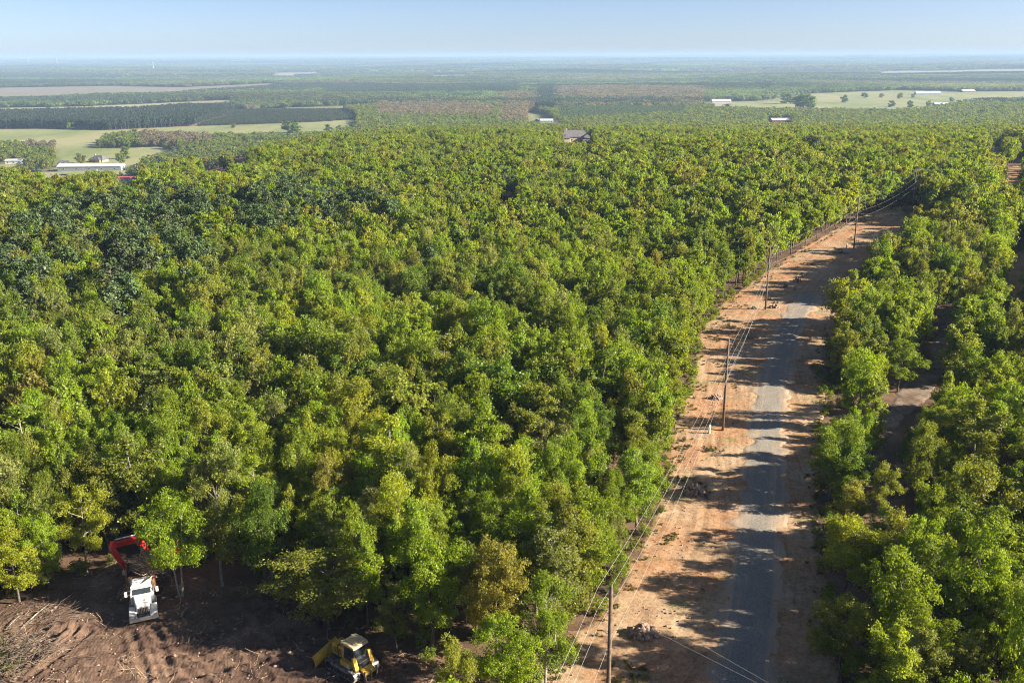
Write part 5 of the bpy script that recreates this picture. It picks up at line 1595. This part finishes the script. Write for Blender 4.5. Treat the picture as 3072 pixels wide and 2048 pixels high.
house("brick_house", 298, 487, 16, 11, 3.2, 4.2, RAD(-14), M_BRICK, M_SHING, "tan brick house with steep grey roof on the lawn behind the long shed", "house", hip=4.0, windows=3, chimney=True, wings=((3.5, -5.5, 6, 5, 3.2), (-9, 1, 5, 7, 2.8)))
house("cottage", 193, 499, 10, 8, 3.0, 3.0, RAD(4), M_WSID, M_SHING, "small white cottage with dark gables left of the brick house", "house", windows=2, wings=((-2.5, -4, 3.5, 3, 3.0), (2.5, -4, 3.5, 3, 3.0)))
house("barn", 47, 491, 18, 10, 3.6, 1.4, RAD(3), M_WSID, M_LROOF, "low barn with pale grey metal roof near the left edge", "barn", windows=3)
house("red_roofed_building", 380, 546, 20, 8, 3.4, 1.6, RAD(2), M_WSID, M_REDROOF, "low long building with a faded red roof below the white roofed shed", "building", windows=4)
house("dark_roofed_house", 1722, 427, 22, 12, 5.0, 5.0, RAD(5), M_STONE, M_SHING2, "large dark roofed house rising out of the forest in the middle distance", "house", hip=3.0, windows=4, chimney=True, wings=((10, -5, 8, 8, 4.0), (-8, -4, 7, 6, 4.0)))
house("red_barn", 2340, 369, 33, 20, 5.0, 3.0, RAD(2), M_REDM, M_LROOF, "red walled barn with a pale metal roof among the trees at right", "barn", windows=4, wings=())
house("farmhouse", 1640, 368, 22, 11, 3.4, 3.0, RAD(0), M_WSID, M_LROOF, "pale grey roofed farmhouse beside the little meadow in the middle distance", "house", windows=4, wings=((-17, 2, 9, 8, 3.0),))
def small(px, py, L, W, lab, wall=M_WSID, roof=M_WROOF, H=4.0, nm="farm_building"):
    house(nm, px, py, L, W, H, L * 0.08 + 1, RAD(random.Random(int(px)).uniform(-8, 8)), wall, roof, lab, "building", windows=2, door=False)
WINS = [(1978, 350, 14, 9, "small white house at the forest rim right of the dark roofed house", M_WSID, M_WROOF),
        (2126, 354, 16, 10, "white house with pale roof at the forest rim left of the red barn", M_WSID, M_WROOF),
        (2163, 309, 34, 12, "long white building at the little dry field on the right", M_WSID, M_WROOF),
        (2782, 285, 52, 14, "long low poultry house with pale roof in the broad pasture", M_WSID, M_LROOF),
        (2902, 277, 30, 14, "red barn far off at the upper rim of the broad pasture", M_REDM, M_WROOF),
        (2822, 318, 24, 12, "bluish roofed farm building at the lower rim of the broad pasture", M_SIDING, M_LROOF),
        (2892, 322, 22, 12, "bluish roofed house right of the other one below the pasture", M_SIDING, M_LROOF),
        (2922, 350, 15, 9, "small pale house among trees near the right edge", M_WSID, M_LROOF),
        (2974, 345, 13, 9, "little white shed in the trees at the far right", M_WSID, M_WROOF),
        (310, 236, 40, 16, "white farm building far off in the left woods, left of its neighbour", M_WSID, M_WROOF),
        (338, 235, 50, 16, "second white farm building far off in the left woods", M_WSID, M_WROOF),
        (548, 233, 60, 18, "far white buildings in the woods right of the water tower", M_WSID, M_WROOF),
        (105, 261, 24, 14, "tiny white barn at the rim of the brown far field", M_WSID, M_WROOF)]
for (px, py, L, W, lab, wl, rf) in WINS: small(px, py, L * 1.35, W * 1.3, lab, wl, rf)

def water_tower(px, py, dist, H, r, lab):
    d = _M3 @ np.array([(px - 1536) / FPX, (1024 - py) / FPX, -1.0]); d = d / d[1]
    X, Y = d[0] * dist, dist
    z = CAM_H + d[2] * dist
    t = empty("water_tower", (X, Y, gz(X, Y)), 0, lab, "water tower")
    h = z - gz(X, Y)
    MB().tube([(0, 0, 0), (0, 0, h - r)], [r * .45, r * .32], 10).build("stem", M_TOWER, t)
    pts, rr = [], []
    for k in range(9):
        a = math.pi * k / 8; pts.append((0, 0, h - r * .75 * math.cos(a))); rr.append(max(.05, r * math.sin(a)))
    MB().tube(pts, rr, 16).build("tank", M_TOWER, t, smooth=True)
water_tower(83, 177, 12200, 40, 9, "leftmost white water tower on the horizon")
water_tower(169, 176, 11500, 40, 13, "largest white water tower on the horizon at left")
water_tower(458, 189, 8500, 40, 9, "white water tower below the horizon, third from the left edge")

# ------------------------------------------------------------------ single trees of the fields
FT_MESH = [(crown_mesh("crown", 1000 + i, styles[i], 2600, 0.55), trunk_mesh("trunk", 1000 + i, styles[i], M_BARK), STYLE_R[i]) for i in (0, 3, 6)]
def field_tree(px, py, wpx, hpx, pal, lab, k=0):
    X, Y = at(px, py); dist = proj(np.array([X]), np.array([Y]), np.array([gz(X, Y)]))[2][0]
    R = wpx / 2 / FPX * dist; H = hpx / FPX * dist * 1.22
    cm, tm, r0 = FT_MESH[k % 3]
    t = empty("field_tree", (X, Y, gz(X, Y)), random.Random(int(px)).uniform(0, 6))
    t.location.z -= H * 0.19
    t.scale = (R / r0, R / r0, H / 10)
    mesh_obj("trunk", tm, t); c = mesh_obj("crown", cm, t); c["tint"] = [float(v) for v in np.array(PAL[pal][0]) * .85 if True]
    tag(t, lab, "field tree", "trees standing free in the valley fields")
for k, a in enumerate([(876, 400, 48, 38, 'deep', "big round dark tree standing in the wide pale pasture"), (213, 389, 26, 22, 'lime', "small light green tree in front of the dark pine wall"),
          (243, 492, 28, 32, 'olive', "upright tree on the lawn left of the brick house"), (364, 492, 22, 34, 'mid', "narrow tree on the lawn right of the brick house"),
          (378, 478, 24, 40, 'mid', "tall light tree rising behind the lawn right of the brick house"), (500, 448, 24, 22, 'pale', "pale green tree at the right end of the lawn field"),
          (700, 385, 12, 14, 'bronze', "small bare looking tree in the wide pale pasture"), (984, 396, 18, 24, 'deep', "narrow dark tree at the right end of the wide pale pasture"),
          (1018, 396, 16, 20, 'mid', "small green tree right of the narrow dark tree in the pasture"), (2410, 328, 70, 46, 'deep', "large clump like dark tree at the left of the broad right pasture"),
          (2360, 312, 36, 30, 'deep', "dark tree left of the large clump in the right pasture"), (2532, 311, 18, 26, 'deep', "narrow dark tree left of centre in the right pasture"),
          (2595, 294, 18, 16, 'deep', "round tree at the upper rim of the right pasture"), (2675, 322, 20, 20, 'deep', "round tree in the middle of the right pasture"),
          (2728, 326, 16, 24, 'deep', "taller tree right of the middle of the right pasture"), (2698, 298, 14, 20, 'olive', "small tree in the right pasture left of the poultry house"),
          (2738, 294, 10, 12, 'olive', "tiny tree in the right pasture beside the poultry house"), (2785, 322, 14, 20, 'mid', "tree at the lower rim of the right pasture below the poultry house"),
          (2855, 306, 12, 14, 'mid', "small tree right of the poultry house in the pasture"), (2644, 294, 12, 14, 'olive', "small tree between two dark ones at the upper right pasture")]):
    field_tree(*a, k=k)
# ------------------------------------------------------------------ which oak is which: from the nearest thing one can find
LAND = [("the yellow bulldozer", at(1056, 2012)), ("the white truck", (TX, TY)), ("the red excavator", (EX, EY)), ("the nearest utility pole", POLE_XY[0]),
        ("the second utility pole", POLE_XY[1]), ("the nearest rock heap", at(1932, 1906)), ("the roadside rock heap", at(2078, 1480)), ("the bottom left brush heap", at(40, 1985)),
        ("the gravel drive", at(2740, 1200)), ("the bare grey tree", at(2705, 1830)), ("the bottom right corner", at(3040, 2040)), ("the bare reddish spot", at(1855, 1385)),
        ("the big bright lime oak", at(1300, 1985)), ("the low wide oak", at(985, 1882)), ("the bare trunked olive oak", at(668, 1766)), ("the slender bare tree", at(1428, 1640)),
        ("the twin trunked oak", at(535, 1800)), ("the green grass patch", at(2040, 1350))]
ORD = ["first", "second", "third", "fourth", "fifth", "sixth", "seventh", "eighth", "ninth", "tenth", "eleventh", "twelfth", "thirteenth", "fourteenth", "fifteenth", "sixteenth", "seventeenth", "eighteenth", "nineteenth", "twentieth"] + ["%dth" % k for k in range(21, 400)]
def spot(X, Y, H, seen={}):
    """place of a crown in the picture, in percent"""
    q = proj(np.array([X]), np.array([Y]), np.array([gz(X, Y) + 0.7 * H]))
    a, b = min(max(round(float(q[0][0]) / 30.72), 0), 100), min(max(round(float(q[1][0]) / 20.48), 0), 100)
    while (a, b) in seen: a, b = (a + 1, b) if len(seen) % 2 else (a, b + 1)
    seen[(a, b)] = 1
    return "%d percent across and %d percent down the photo" % (a, b)
groups = {}
for (t, X, Y, H, pal, st, lab) in TREES:
    if lab:
        tag(t, lab, "oak tree", "broadleaf trees around the road and clearing"); continue
    L = np.array([p for _, p in LAND]); tpos = (X, Y); d = np.hypot(L[:, 0] - X, L[:, 1] - Y); j = int(np.argmin(d))
    az0, az1 = math.atan2(L[j, 0], L[j, 1]), math.atan2(X, Y)
    dep = math.hypot(X, Y) - math.hypot(*L[j]); lat = (az1 - az0) * math.hypot(X, Y)
    side = ("behind" if dep > 0 else "in front of") if abs(dep) > abs(lat) else ("right of" if lat > 0 else "left of")
    groups.setdefault((j, side), []).append((float(d[j]), t, H, pal, st, X, Y))
SHAPE = {'round': "round crowned", 'tall': "slim", 'wide': "wide crowned", 'sparse': "thin crowned", 'twin': "forked"}
for (j, side), g in groups.items():
    g.sort(key=lambda q: q[0])
    for k, (dd_, t, H, pal, st, X, Y) in enumerate(g):
        near = "nearest" if k == 0 else ORD[k]
        size = "tall" if H > 11.3 else ("short" if H < 8.7 else SHAPE[st].split()[0])
        where = "%s one %s %s" % (near, side, LAND[j][0]) if k < 4 else spot(X, Y, H)
        tag(t, "%s %s oak, %s" % (size, PAL[pal][1], where), "oak tree", "broadleaf trees around the road and clearing")
ZN = ["the left grove", "the upper middle patch", "the left centre clump", "the red swath group"]
gp = {}
for (t, X, Y, H, lab) in PINES:
    if lab: tag(t, lab, "pine tree", "dark pines among the oaks"); continue
    z = 0
    for q, P in enumerate(PINE_W):
        if bool(in_poly(np.array([X]), np.array([Y]), P)[0]): z = q; break
    band = int((Y - 150) // 14)
    gp.setdefault((z, band), []).append((math.atan2(X, Y), t, H, X, Y))
bands = {}
for (z, b) in gp: bands.setdefault(z, []).append(b)
for (z, b), g in gp.items():
    g.sort(key=lambda q: q[0]); row = ORD[sorted(bands[z]).index(b)]
    for k, (_, t, H, X, Y) in enumerate(g):
        tag(t, "%s dark pine of %s, %s" % ("tall" if H > 13.2 else "lower", ZN[z].replace("the ", "", 1), spot(X, Y, H)), "pine tree", "dark pines among the oaks")
# ------------------------------------------------------------------ air
hm, nt, out = new_mat("air")
pv = nt.nodes.new('ShaderNodeVolumePrincipled')
pv.inputs['Color'].default_value = (0.46, 0.66, 0.93, 1)
pv.inputs['Density'].default_value = HAZE
pv.inputs['Anisotropy'].default_value = 0.0
nt.links.new(pv.outputs[0], out.inputs['Volume'])
hb = MB().frustum((0, 15450, -110), (64000, 32200), (0, 15450, 92), (64000, 32200))
ho = hb.build("haze", hm)
tag(ho, "pale blue summer haze hanging over the valley", "haze", kind="stuff")
